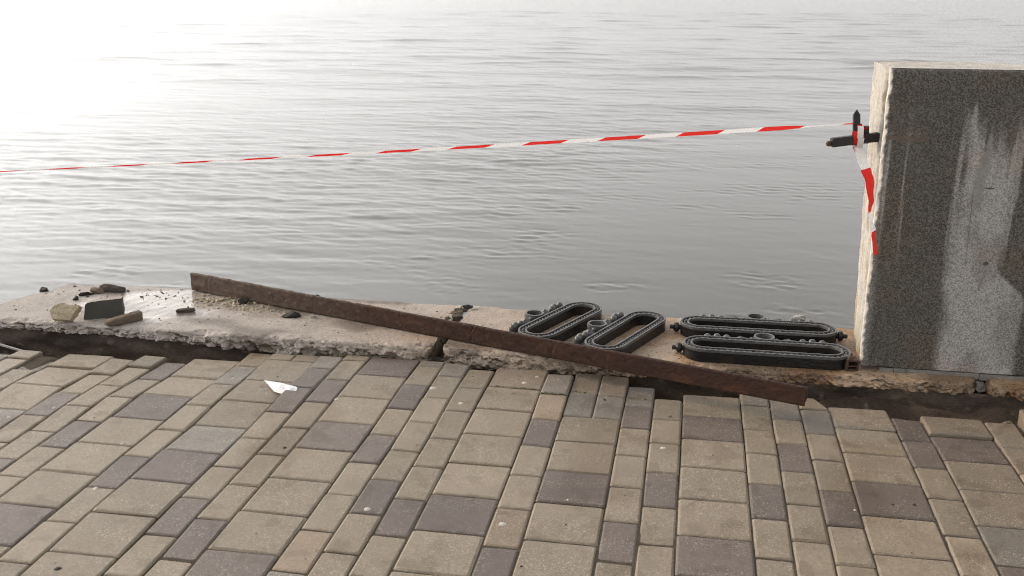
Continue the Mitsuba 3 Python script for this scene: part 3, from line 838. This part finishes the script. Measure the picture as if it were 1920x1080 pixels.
a, b = np.array([0.548, 3.800, 0.921]), np.array([-5.6, 3.80, 0.437])
tt = np.linspace(0, 1, 260)
pts = a + tt[:, None] * (b - a)
pts[:, 2] -= 0.10 * tt * (1 - tt) * 1.0
dist = np.linalg.norm(pts - a, axis=1)
# red bars at these distances from the knot; the tape is twisted so that it is seen more and more edge-on to the left
ang = np.radians(np.interp(dist, [0.0, 0.06, 0.14, 0.25, 1.2, 2.2, 3.6, 6.5], [-4, -4, -4, 10, 5, -0.5, -4.5, -6]))
wd = np.stack([0 * ang, np.cos(ang), np.sin(ang)], -1)
ribbon(pts, np.full(len(pts), 0.048), wd, (dist - 0.176) / 0.2885, 'span')
tail = np.array([(0.559, 3.768, 0.886), (0.5590, 3.768, 0.865), (0.562, 3.765, 0.846), (0.571, 3.758, 0.817), (0.584, 3.740, 0.785), (0.592, 3.722, 0.769), (0.598, 3.708, 0.755), (0.603, 3.690, 0.728),
                 (0.606, 3.665, 0.695), (0.608, 3.650, 0.672), (0.606, 3.640, 0.647), (0.606, 3.632, 0.628), (0.613, 3.627, 0.605), (0.621, 3.624, 0.583), (0.624, 3.622, 0.561), (0.630, 3.621, 0.525), (0.637, 3.620, 0.489)])
tw = [0.026, 0.028, 0.029, 0.031, 0.032, 0.036, 0.042, 0.031, 0.025, 0.020, 0.011, 0.010, 0.014, 0.014, 0.013, 0.014, 0.016]
ts = np.interp(np.arange(len(tail)), [0, 4.6, 4.7, 10.4, 10.5, 13.3, 13.4, 16], [0.56, 0.94, 1.01, 1.44, 1.56, 1.94, 2.02, 2.4])
fine = np.linspace(0, len(tail) - 1, 90)
tp = np.stack([np.interp(fine, np.arange(len(tail)), tail[:, k]) for k in range(3)], -1)
tp[:, 0] += 0.0012 * np.sin(fine * 3.0) + 0.003 * (meshkit.fbm(np.stack([fine * 0.9, 0 * fine, 0 * fine], -1), 3, 4) - 0.5)
tp[:, 1] += 0.006 * (meshkit.fbm(np.stack([fine * 0.8, 0 * fine + 3, 0 * fine], -1), 3, 6) - 0.5)
w_ = np.interp(fine, np.arange(len(tail)), tw)
aw = 0.35 * np.sin(fine * 0.9)
ribbon(tp, w_, np.stack([np.cos(aw), np.sin(aw), 0.25 * np.sin(fine * 0.7)], -1), np.interp(fine, np.arange(len(tail)), ts), 'hanging_end')
# wraps round the bar and the upright
def wrap(cx, cz0, cz1, x0, x1, s0, cy=3.785, ry=0.019, rz=0.024, n=34, turns=1.0):
    th = np.linspace(0, 2 * math.pi * turns, n)
    p = np.stack([np.interp(th, [0, th[-1]], [x0, x1]), cy - ry * np.cos(th), (cz0 + cz1) / 2 + (cz1 - cz0) / 2 * np.sin(th) * 1.0], -1)
    return p, np.stack([np.ones(n), 0.12 * np.sin(th), 0.1 * np.cos(th)], -1)
p_, w2 = wrap(0, 0.836, 0.916, 0.5655, 0.5690, 0, cy=3.777, ry=0.027)
ribbon(p_, np.full(len(p_), 0.021), w2, np.linspace(0.60, 0.94, len(p_)), 'wrap')
p_, w2 = wrap(0, 0.846, 0.898, 0.5500, 0.5530, 0, cy=3.775, ry=0.0245)
ribbon(p_, np.full(len(p_), 0.016), w2, np.linspace(1.05, 1.42, len(p_)), 'wrap')
p_, w2 = wrap(0, 0.900, 0.922, 0.5600, 0.5860, 0, cy=3.795, ry=0.016)
ribbon(p_, np.full(len(p_), 0.012), w2, np.linspace(0.1, 0.42, len(p_)), 'wrap')
p_ = np.array([(0.551, 3.764, 0.846), (0.553, 3.763, 0.835), (0.556, 3.762, 0.824)])
ribbon(p_, [0.014, 0.009, 0.003], np.array([[1, 0, 0.1]] * 3), [0.1, 0.2, 0.3], 'wrap')

# ------------------------------------------------------------------ rusty beam
beam = thing('steel_beam', 'long rusty brown steel beam lying aslant from the ledge onto the pavers', 'beam')
BA, BB = np.array([-2.217, 4.088, 0.053]), np.array([0.397, 3.246, 0.053])
BL = np.linalg.norm(BB - BA); bd = (BB - BA) / BL; bn = np.array([-bd[1], bd[0], 0.0])   # bn points away from the viewer
BH, BD = 0.0715, 0.015
CR = [(0.108, 0.010), (0.46, 0.006), (0.98, 0.004), (1.145, 0.010), (1.47, 0.010), (1.53, 0.005), (1.815, 0.008), (2.03, 0.005), (2.17, 0.004), (0.29, 0.004), (0.70, 0.004), (1.30, 0.003)]
sec = []
c_ = 0.004
def arc(cx, cz, a0, a1, k=3): return [(cx + c_ * math.cos(t), cz + c_ * math.sin(t)) for t in np.linspace(a0, a1, k)]
sec += [(0, z) for z in np.linspace(c_, BH - c_, 16)] + arc(c_, BH - c_, math.pi, math.pi / 2)[1:]
sec += [(q, BH) for q in np.linspace(c_ * 1.05, BD - c_ * 1.05, 2)] + arc(BD - c_, BH - c_, math.pi / 2, 0)
sec += [(BD, z) for z in np.linspace(BH - 2 * c_, 2 * c_, 4)] + arc(BD - c_, c_, 0, -math.pi / 2)
sec += [(q, 0) for q in np.linspace(BD - 1.05 * c_, 1.05 * c_, 2)] + arc(c_, c_, -math.pi / 2, -math.pi)[:-1]
sec = np.array(sec)
ln = np.linspace(0, BL, 620)
S, Q = np.meshgrid(ln, np.arange(len(sec)), indexing='ij')
qd, qz = sec[Q, 0], sec[Q, 1]
P3 = BA + S[..., None] * bd + qd[..., None] * bn
P3[..., 2] += qz * (1.14 - 0.18 * S / BL)          # a little deeper at its left end
front = qd < 0.002
leftness = np.clip(1.25 - S / 1.7, 0.10, 1)
nn = meshkit.fbm(np.stack([S * 24, qz * 40, qd * 40], -1), 4, 3) - 0.5
n2 = meshkit.fbm(np.stack([S * 75, qz * 90, qd * 60], -1), 3, 8) - 0.5
scab = np.clip(meshkit.fbm(np.stack([S * 40 + qz * 30, qz * 45, qd * 20], -1), 3, 14) - 0.5, 0, 1)
disp = (0.0040 * nn + 0.0022 * n2 + 0.010 * scab) * leftness
for s0, dp in CR:
    wob = 0.016 * (meshkit.fbm(np.stack([0 * S + s0 * 9, qz * 45, 0 * S], -1), 3, int(s0 * 50)) - 0.5) * 2
    disp -= 0.26 * dp * np.exp(-((S - s0 - wob) / 0.0030) ** 2) * (qd < BD * 0.7)
    disp += dp * 0.12 * np.exp(-((S - s0 - wob - 0.009) / 0.005) ** 2) * (qd < 0.004)
nrm = np.where(front[..., None], -bn, np.where((qz > BH - 0.002)[..., None], np.array([0, 0, 1.0]), np.where((qz < 0.002)[..., None], np.array([0, 0, -0.3]), bn)))
P3 = P3 + nrm * disp[..., None]
P3[..., 2] += 0.003 * (meshkit.fbm(np.stack([S * 5, 0 * S, 0 * S], -1), 3, 21) - 0.5) * (qz > BH * 0.5)
n_, m_ = S.shape
v = P3.reshape(-1, 3); f = []
i, j = np.meshgrid(np.arange(n_ - 1), np.arange(m_), indexing='ij')
j2 = (j + 1) % m_
q = np.stack([i * m_ + j, i * m_ + j2, (i + 1) * m_ + j2, (i + 1) * m_ + j], -1).reshape(-1, 4)
f = np.vstack([q[:, [0, 1, 2]], q[:, [0, 2, 3]]])
# closed ends
c0 = len(v); v = np.vstack([v, v[:m_].mean(0)])
f = np.vstack([f, [[c0, (k + 1) % m_, k] for k in range(m_)]])
o = (n_ - 1) * m_
c1 = len(v); v = np.vstack([v, v[o:o + m_].mean(0)])
f = np.vstack([f, [[c1, o + k, o + (k + 1) % m_] for k in range(m_)]])
bm = M(v, f)
fn_ = bm.face_normals[bm.triangles_center[:, 2] > BA[2] + BH - 0.004]
if fn_[:, 2].mean() < 0: bm = M(v, f[:, ::-1])
put('front_plate', bm, 'mat_rust', beam, smooth=60)
e0, e1 = BA + bd * 0.010, BB - bd * 0.004
put('bottom_plate', bar(e0 + bn * 0.036 + [0, 0, 0.0045], e1 + bn * 0.036 + [0, 0, 0.0045], 0.050, 0.009), 'mat_rust_dark', beam)
put('back_plate', bar(e0 + bn * 0.064 + [0, 0, 0.024], e1 + bn * 0.064 + [0, 0, 0.024], 0.008, 0.044), 'mat_rust_dark', beam)

# ------------------------------------------------------------------ cast iron railing sections
def beads_along(L, W, z, n, size):
    ln_ = LineString([(-(L - W), 0), (L - W, 0)]).buffer(W, quad_segs=24).exterior
    out = []
    for k in range(n):
        d = k / n * ln_.length
        p, q = ln_.interpolate(d), ln_.interpolate((d + 0.002) % ln_.length)
        a = math.atan2(q.y - p.y, q.x - p.x)
        m = trimesh.creation.icosphere(subdivisions=1, radius=1.0)
        m.apply_scale((size[0], size[1], size[2]))
        out.append(place(m, (p.x, p.y, z), a + 0.5))
    return cat(out)


def railing(label, loc, rz, L=0.305, W=0.083, H=0.049, knobs=(1, 1), orn=1.0, orn_off=0.033, tilt=(0, 0, 0), knob_len=1.0):
    t = thing('railing_section', label, 'railing section', 'cast iron railing sections lying on the ledge')
    put_ = lambda name, m, mt='mat_iron', **k: put(name, place(m, loc, rz, tilt), mt, t, **k)
    band = 0.035
    outer = ring_poly(L, W); inner_ = ring_poly(L - band, W - band)
    body = extrude(outer.buffer(-0.0015).difference(inner_.buffer(0.0015)), H - 0.010, 0)
    mid = extrude(outer.difference(ring_poly(L - 0.004, W - 0.004)), 0.004, 0.016)
    put_('loop', body, smooth=30)
    put_('side_bead', cat([mid, extrude(ring_poly(L - band + 0.004, W - band + 0.004).difference(inner_), 0.004, 0.022)]), smooth=30)
    def ridge(Lo, Wo, w):
        ms = [extrude(ring_poly(Lo - d, Wo - d).difference(ring_poly(Lo - w + d, Wo - w + d)), h, H - 0.0102) for d, h in ((0.0, 0.0072), (0.0015, 0.0102))]
        return cat(ms)
    put_('outer_rim', ridge(L, W, 0.0085), 'mat_iron_rim', smooth=30)
    put_('inner_rim', ridge(L - band + 0.0085, W - band + 0.0085, 0.0085), 'mat_iron_rim', smooth=30)
    key = put_('rope_beading', beads_along(L - band / 2, W - band / 2, H - 0.0085, int(4 * L / 0.0215) + 6, (0.0078, 0.0062, 0.0070)), 'mat_iron_rim', smooth=True)
    labels[key] = {'label': 'rope beading in the groove of the loop', 'kind': 'stuff'}
    y0 = W + orn_off
    sc = L / 0.305
    ring = extrude(Point(0, 0).buffer(0.041, quad_segs=12).difference(Point(0, 0).buffer(0.0285, quad_segs=12)), H - 0.014, 0.006)
    ringr = extrude(Point(0, 0).buffer(0.039, quad_segs=12).difference(Point(0, 0).buffer(0.031, quad_segs=12)), 0.007, H - 0.0082)
    put_('ring', place(cat([ring, ringr]), (0, y0 + 0.004, 0)), 'mat_iron_rim', smooth=30)
    for sgn in (-1, 1):
        # a leaf between ring and studs: a raised wedge with a mid-rib
        xs_ = np.array([0.048, 0.062, 0.090, 0.118]) * sc
        hw = np.array([0.008, 0.020, 0.024, 0.006]); hz = np.array([0.026, 0.034, 0.042, 0.030]) * H / 0.046
        lv, lf = [], []
        for x_, w_, z_ in zip(xs_, hw, hz):
            lv += [(sgn * x_, y0 - w_, 0.012), (sgn * x_, y0 - w_, z_ * 0.7), (sgn * x_, y0, z_), (sgn * x_, y0 + w_, z_ * 0.7), (sgn * x_, y0 + w_, 0.012)]
        for a_ in range(3):
            for b_ in range(4):
                lf += [[a_*5+b_, a_*5+b_+1, a_*5+b_+6], [a_*5+b_, a_*5+b_+6, a_*5+b_+5]]
        lf += [[0, 2, 1], [0, 3, 2], [0, 4, 3], [15, 16, 17], [15, 17, 18], [15, 18, 19]]
        lm = M(lv, lf); trimesh.repair.fix_normals(lm)
        put_('leaf', lm, 'mat_iron_rim')
        b0 = trimesh.creation.icosphere(subdivisions=2, radius=0.0095); b0.apply_translation((sgn * 0.0475 * sc, y0 - 0.004, H * 0.68))
        put_('bud', b0, 'mat_iron_rim', smooth=True)
        for k in range(3):
            x_ = sgn * (0.142 + 0.036 * k) * sc
            prof = [(0.0, 0.0), (0.0155, 0.0), (0.0155, H * 0.54), (0.0140, H * 0.72), (0.0100, H * 0.84), (0.0055, H * 0.89), (0.0, H * 0.90)]
            st = trimesh.creation.revolve(np.array(prof), sections=14)
            st.apply_translation((x_, y0 + 0.004 * (1 if k % 2 else -1) - 0.004, 0.004))
            put_('stud', st, 'mat_iron_rim', smooth=40)
    rib = box(-0.228 * sc, 0.228 * sc, W - 0.006, y0 + 0.002, 0.006, H * 0.42)
    put_('rib', rib)
    for sgn, on in zip((-1, 1), knobs):
        if not on: continue
        k = knob_len if sgn > 0 else 1.0
        prof = [(0, 0), (0.010, 0.0), (0.010, 0.004), (0.018, 0.008), (0.0205, 0.015), (0.019, 0.022), (0.012, 0.027), (0.0085, 0.029), (0.0085, 0.042), (0, 0.043)]
        kn = trimesh.creation.revolve(np.array(prof) * np.array([1, k]), sections=16)
        kn.apply_transform(trimesh.transformations.rotation_matrix(sgn * math.pi / 2, (0, 1, 0)))
        kn.apply_translation((sgn * (L - 0.002), 0, 0.0215))
        put_('knob', kn, smooth=40)
    return t


Zl = TOP + 0.001
railing('black cast iron railing loop nearest the viewer, lying against the foot of the pedestal', (0.296, 3.688, Zl), 0.0, L=0.306, W=0.080, knob_len=0.35, orn_off=0.030)
railing('black cast iron railing loop at the back right with a small stone on it', (0.278, 3.930, Zl), 0.010, L=0.304, W=0.077, orn_off=0.030)
railing('black cast iron railing loop slanting to the water, leftmost of the four', (-0.499, 3.868, Zl), math.radians(65.5), L=0.248, W=0.081, knobs=(0, 1), orn_off=0.045)
railing('black cast iron railing loop slanting to the water, second from the left', (-0.231, 3.787, Zl), math.radians(67), L=0.252, W=0.081, knobs=(0, 1), orn_off=0.045)
# rusty hollow socket by the pedestal
so = thing('socket', 'small rusty hollow square iron socket at the left foot of the pedestal', 'iron socket')
sq = sbox(-0.022, -0.020, 0.022, 0.020)
hol = sq.buffer(0.001).difference(sbox(-0.0165, -0.0145, 0.0165, 0.0145))
tube = extrude(hol, 0.050, -0.025)
tube.apply_transform(trimesh.transformations.rotation_matrix(math.pi / 2, (1, 0, 0)))
put('tube', place(tube, (0.596, 3.640, TOP + 0.0215), 0.22, (0, 0.10, 0)), 'mat_rust_dark', so)
put('web', place(box(-0.0165, 0.0165, -0.022, 0.022, -0.002, 0.002), (0.596, 3.640, TOP + 0.017), 0.22), 'mat_rust_dark', so)
put('cap', place(rough_rock((0.046, 0.05, 0.014), 5), (0.596, 3.642, TOP + 0.046), 0.22), 'mat_rust_dark', so, smooth=30)

# ------------------------------------------------------------------ loose pieces on the ledge
def paver_piece(L, H, D, seed):
    """A broken piece of slab: sawn faces, ragged top and one ragged end; L along x, D along y, H up."""
    nx, nz = 22, 9
    r = np.random.default_rng(seed)
    top = H * (0.88 + 0.16 * np.linspace(0, 1, nx)) + 0.004 * (meshkit.fbm(np.stack([np.linspace(0, 4, nx), np.zeros(nx) + seed, np.zeros(nx)], -1), 3, seed) - 0.5) * 2
    top[0] -= 0.010; top[1] -= 0.004
    xl = np.linspace(0, L, nx)
    v, f = [], []
    for side in (0, 1):
        for i in range(nx):
            for j in range(nz):
                t = j / (nz - 1)
                x = xl[i] + (0.010 * (t - 0.5) if i == 0 else 0) + (0.008 * (meshkit.noise(np.array([t * 3.0, seed, 0.0])) - 0.5) if i == nx - 1 else 0)
                v.append((x, side * D, t * top[i]))
    g = grid_faces(nx, nz)
    f = np.vstack([g, g[:, ::-1] + nx * nz])
    o = nx * nz
    ex = []
    for i in range(nx - 1):
        for j in (0, nz - 1):
            a, b = i * nz + j, (i + 1) * nz + j
            ex += [[a, b, b + o], [a, b + o, a + o]]
    for i in (0, nx - 1):
        for j in range(nz - 1):
            a, b = i * nz + j, i * nz + j + 1
            ex += [[a, b, b + o], [a, b + o, a + o]]
    m = M(v, np.vstack([f, ex]))
    trimesh.repair.fix_normals(m)
    return m


a = math.atan2(3.695 - 3.635, -2.326 + 2.458)
solo('paver_fragment', 'dark grey broken paver piece standing on edge on the left of the ledge', 'broken paver',
     place(paver_piece(0.150, 0.078, 0.052, 3), (-2.462, 3.632, TOP), a, (-0.10, 0, 0)), 'mat_slab', smooth=30)
ch = Polygon([(-0.055, 0.0), (0.030, -0.004), (0.066, 0.060), (0.020, 0.062), (-0.008, 0.074), (-0.040, 0.066), (-0.066, 0.040)]).buffer(0.002)
cm = extrude(ch, 0.040)
for _ in range(3): cm = cm.subdivide()
v = np.array(cm.vertices); v += 0.010 * (np.stack([meshkit.fbm(v * 45 + k * 5, 3, k) for k in range(3)], -1) - 0.5)
cm = M(v, cm.faces)
cm.apply_scale(0.88)
cm.apply_transform(trimesh.transformations.rotation_matrix(math.radians(58), (1, 0, 0)))
solo('concrete_chunk', 'pale yellowish lump of broken concrete at the left edge of the ledge', 'concrete lump', place(cm, (-2.522, 3.598, TOP + 0.004), 0.20), 'mat_chunk', smooth=35)
st = bar((0, 0, 0), (0.155, 0, 0), 0.034, 0.036, bevel=0.15)
for _ in range(4): st = st.subdivide()
v = np.array(st.vertices); v += 0.012 * (np.stack([meshkit.fbm(v * 34 + k * 5 + 2, 4, k + 3) for k in range(3)], -1) - 0.5)
v[:, 2] *= np.interp(v[:, 0], [0, 0.05, 0.155], [0.55, 0.85, 1.1])
solo('masonry_splinter', 'narrow brown masonry splinter in front of the dark paver piece', 'masonry splinter', place(M(v, st.faces), (-2.322, 3.556, TOP + 0.017), math.atan2(0.118, 0.08)), 'mat_rock_brown', smooth=35)


def loose(name, label, catg, x, y, size, seed, matn, rz=0.0, z=TOP, group=None, rough=True, flat=None):
    m = rough_rock(size, seed, amp=0.30) if rough else hull_rock(size, seed)
    zmin = m.vertices[:, 2].min()
    return solo(name, label, catg, place(m, (x, y, z - zmin - 0.002), rz), matn, smooth=18 if rough else False, group=group)


loose('stone_lump', 'flat dark elongated stone by the back edge of the ledge, left of the beam', 'stone', -2.545, 4.020, (0.150, 0.060, 0.052), 7, 'mat_rock_dark', 0.35)
loose('stone_lump', 'brown flat stone touching the flat dark elongated stone', 'stone', -2.620, 3.985, (0.090, 0.045, 0.032), 17, 'mat_rock_brown', 0.2)
loose('stone_lump', 'thin dark shard left of the flat dark stones', 'stone', -2.650, 3.940, (0.075, 0.026, 0.022), 9, 'mat_rock_black', 0.55)
loose('stone_lump', 'small black lump behind the pale concrete lump', 'stone', -2.655, 3.868, (0.030, 0.026, 0.024), 12, 'mat_rock_black', 0.2)
loose('stone_lump', 'small dark lump at the far left rim of the ledge', 'stone', -2.870, 3.960, (0.050, 0.032, 0.026), 31, 'mat_rock_black', 0.1)
loose('stone_lump', 'dark flake in the middle of the ledge left of the beam', 'stone', -2.095, 3.800, (0.095, 0.034, 0.026), 14, 'mat_rock_dark', 0.45)
loose('stone_lump', 'black elongated lump on the ledge just below the middle of the beam', 'stone', -1.630, 3.822, (0.088, 0.034, 0.030), 19, 'mat_rock_black', 0.22)
loose('stone_lump', 'black lump half under the beam among pale crumbs', 'stone', -1.905, 3.955, (0.060, 0.040, 0.034), 22, 'mat_rock_black', 0.3)
loose('stone_lump', 'tiny pale crumb under the middle of the beam', 'stone', -1.540, 3.828, (0.026, 0.020, 0.018), 41, 'mat_rock_grey', 0.3)
loose('stone_lump', 'tiny black crumb on the back edge of the ledge behind the beam', 'stone', -1.62, 4.095, (0.022, 0.02, 0.02), 43, 'mat_rock_black', 0.3)
loose('pebble', 'rough pale grey stone resting on the back railing loop', 'stone', 0.446, 4.052, (0.064, 0.045, 0.042), 27, 'mat_rock_grey', 0.1, z=TOP + 0.030)
loose('pebble', 'tiny white pebble on the studs of the nearest railing loop', 'stone', 0.402, 3.775, (0.013, 0.012, 0.012), 28, 'mat_gum', 0.1, z=TOP + 0.036)
loose('pebble', 'small rough stone between two pavers and the quay wall at the far right', 'stone', 1.085, 3.395, (0.045, 0.035, 0.032), 29, 'mat_rock_brown', 0.1, z=-0.035)
# pieces wedged in the joint behind the beam
for k, (x, y, s, mt) in enumerate([(-0.935, 4.075, (0.055, 0.035, 0.028), 'mat_rock_black'), (-0.955, 4.040, (0.070, 0.032, 0.026), 'mat_rock_dark'), (-0.960, 4.000, (0.080, 0.036, 0.026), 'mat_rock_brown'),
                                   (-0.950, 3.960, (0.066, 0.040, 0.024), 'mat_rock_dark'), (-0.900, 4.055, (0.040, 0.03, 0.022), 'mat_rock_grey'), (-0.985, 3.925, (0.05, 0.03, 0.02), 'mat_rock_dark')]):
    loose('joint_rubble', 'stone chip filling the open joint of the ledge behind the beam', 'stone', x, y, s, 70 + k, mt, 0.3 * k, z=TOP - 0.008, group='stone chips in the open ledge joint')

# crumbs and grit, too many to count
r = np.random.default_rng(9)
pale, dark = [], []
for _ in range(150):
    x, y = r.normal(-1.98, 0.085), r.normal(3.965, 0.045)
    if y < 3.80 or y > 4.10: continue
    s = r.uniform(0.006, 0.020)
    pale.append(place(hull_rock((s * 1.3, s, s * 0.8), int(r.integers(1e6)), 12), (x, y, TOP + s * 0.22), r.uniform(0, 6)))
for _ in range(70):
    x, y = r.normal(-1.83, 0.07), r.normal(3.895, 0.028)
    s = r.uniform(0.005, 0.013)
    pale.append(place(hull_rock((s * 1.3, s, s * 0.8), int(r.integers(1e6)), 12), (x, y, TOP + s * 0.22), r.uniform(0, 6)))
for _ in range(150):
    x, y = r.uniform(-2.9, -1.0), r.uniform(3.62, 4.1)
    if r.random() < 0.35: x, y = r.normal(-2.38, 0.12), r.normal(4.0, 0.06)
    s = r.uniform(0.003, 0.010) * (1.6 if r.random() < 0.08 else 1)
    dark.append(place(hull_rock((s * 1.5, s, s * 0.7), int(r.integers(1e6)), 10), (x, min(y, 4.09), TOP + s * 0.15), r.uniform(0, 6)))
for _ in range(160):
    x, y = r.uniform(-0.9, 0.9), r.uniform(3.60, 4.05)
    s = r.uniform(0.003, 0.007)
    dark.append(place(hull_rock((s * 1.6, s, s * 0.6), int(r.integers(1e6)), 10), (x, y, TOP + s * 0.15), r.uniform(0, 6)))
solo('crumbs', 'scatter of pale stone crumbs under the left end of the beam', 'stone crumbs', cat(pale), 'mat_rock_pale', kind='stuff')
solo('grit', 'fine dark grit strewn over the ledge', 'grit', cat(dark), 'mat_rock_dark', kind='stuff')
gr2 = []
for _ in range(420):
    x = r.uniform(-3.0, 1.9); y = r.uniform(3.40, 3.60)
    s = r.uniform(0.006, 0.030)
    e_ = float(np.interp(x, eu * 0.1 + 0.05, ev))
    if y < e_ + 0.02: continue
    gr2.append(place(hull_rock((s * 1.3, s, s * 0.8), int(r.integers(1e6)), 12), (x, y, -0.165 + 0.25 * max(0, y - 3.48) + r.uniform(-0.01, 0.015)), r.uniform(0, 6)))
solo('gravel', 'clods and gravel in the washed-out gap behind the pavers', 'gravel', cat(gr2), 'mat_rock_black', kind='stuff')

# chips, sand clumps and crumbs spilled on the pavers, mostly along the broken edge and in the joints
sp_ = []
r = np.random.default_rng(55)
for _ in range(420):
    x = r.uniform(-2.75, 1.25)
    e_ = float(np.interp(x, eu * 0.1 + 0.05, ev))
    y = e_ - abs(r.normal(0, 0.22)) - 0.01 if r.random() < 0.6 else r.uniform(1.9, e_ - 0.02)
    if r.random() < 0.5: x = round(x, 1) + r.normal(0, 0.003)
    s = r.uniform(0.0025, 0.0065) * (1.9 if r.random() < 0.06 else 1)
    sp_.append(place(hull_rock((s * 1.5, s, s * 0.7), int(r.integers(1e6)), 10), (x, y, zpav(x, y) + s * 0.1), r.uniform(0, 6)))
solo('paving_grit', 'fine chips and sand grains spilled over the pavers and joints', 'grit', cat(sp_), 'mat_rock_brown', kind='stuff')

# ------------------------------------------------------------------ litter and marks on the pavement
pz = 0.0055
Tn, B1, B2, Rr, R2_, Mi, Mj = (-1.512, 3.248, pz), (-1.430, 3.150, pz + 0.001), (-1.392, 3.137, pz), (-1.352, 3.160, pz + 0.004), (-1.352, 3.172, pz + 0.016), (-1.420, 3.205, pz + 0.012), (-1.392, 3.163, pz + 0.004)
pv = [Tn, B1, B2, Rr, R2_, Mi, Mj]
pf = [[0, 1, 5], [1, 2, 6], [1, 6, 5], [2, 3, 6], [3, 4, 6], [4, 5, 6], [0, 5, 4]]
pm = M(pv, pf)
for _ in range(3): pm = pm.subdivide()
v = np.array(pm.vertices); v += 0.0035 * (np.stack([meshkit.fbm(v * 60 + k * 5, 3, k) for k in range(3)], -1) - 0.5)
solo('paper_scrap', 'crumpled white paper wedge lying on the pavers', 'paper scrap', M(v, pm.faces), 'mat_paper')
PALE = [(-0.571, 3.398, 1.5), (-0.535, 3.467, 1), (-0.883, 3.28, 1.4), (-0.753, 3.164, 1.3), (-0.054, 2.949, 1.3), (-0.466, 2.411, 1.4), (-0.307, 2.571, 0.5), (-0.851, 2.422, 1.3), (-1.189, 3.126, 1.1), (-1.641, 3.268, 0.9), (-1.661, 2.395, 1.0), (-2.122, 2.893, 0.9), (-2.229, 2.801, 1.0), (-1.745, 2.683, 0.8), (0.487, 2.662, 0.6)]
DARK = [(-1.227, 2.744, 0.8), (-0.27, 3.306, 0.7), (0.655, 2.723, 0.8), (0.596, 2.713, 0.6), (-1.52, 1.996, 1.2), (-0.381, 2.217, 0.5)]


for L_, nm, mt in ((PALE, 'gum_spot', 'mat_gum'), (DARK, 'tar_spot', 'mat_gum_dark')):
    for k, (x, y, s) in enumerate(L_):
        rr_ = np.random.default_rng(k + len(nm))
        th = np.linspace(0, 2 * math.pi, 14, endpoint=False)
        rad = 0.0085 * s * (0.8 + 0.4 * rr_.random(14))
        zc = zpav(x, y)
        v = [(x, y, zc + 0.0028)] + [(x + rad[i] * 0.6 * math.cos(t), y + rad[i] * 0.6 * math.sin(t), zc + 0.0026) for i, t in enumerate(th)] + [(x + rad[i] * math.cos(t), y + rad[i] * math.sin(t), zc - 0.001) for i, t in enumerate(th)]
        f = [[0, 1 + i, 1 + (i + 1) % 14] for i in range(14)]
        for i in range(14):
            j = (i + 1) % 14
            f += [[1 + i, 15 + i, 15 + j], [1 + i, 15 + j, 1 + j]]
        put(nm, M(v, f), mt, 'pavement', smooth=True)
# moss in the joints and a tuft of grass against the ledge
mv = []
r = np.random.default_rng(33)
for x0, x1, y, n in ((-0.495, -0.405, 3.302, 60), (-0.19, -0.12, 3.356, 22), (-0.70, -0.52, 3.350, 26), (-0.40, -0.34, 3.357, 24)):
    for _ in range(n):
        s = r.uniform(0.003, 0.008)
        mv.append(place(hull_rock((s, s, s), int(r.integers(1e6)), 10), (r.uniform(x0, x1), y + r.normal(0, 0.003), zpav((x0 + x1) / 2, y) + r.uniform(-0.004, 0.002)), 0))
solo('moss', 'yellowish moss in the joints of the pavers near the beam', 'moss', cat(mv), 'mat_moss', kind='stuff')
bl, bf = [], []
for _ in range(120):
    x, y = r.normal(-1.30, 0.06), r.uniform(3.535, 3.565)
    h, w, lean = r.uniform(0.012, 0.035), 0.0016, r.normal(0, 0.012, 2)
    k = len(bl)
    bl += [(x - w, y, -0.02), (x + w, y, -0.02), (x + lean[0], y + lean[1] - 0.004, -0.012 + h)]
    bf += [[k, k + 1, k + 2]]
solo('grass_tuft', 'small tuft of grass growing between ledge and pavers', 'grass tuft', M(bl, bf), 'mat_moss')
solo('grey_rod', 'thin grey rod sticking out of the gap at the left edge', 'rod', bar((-2.80, 3.42, 0.020), (-2.575, 3.40, -0.018), 0.008, 0.008), 'mat_grey_metal')
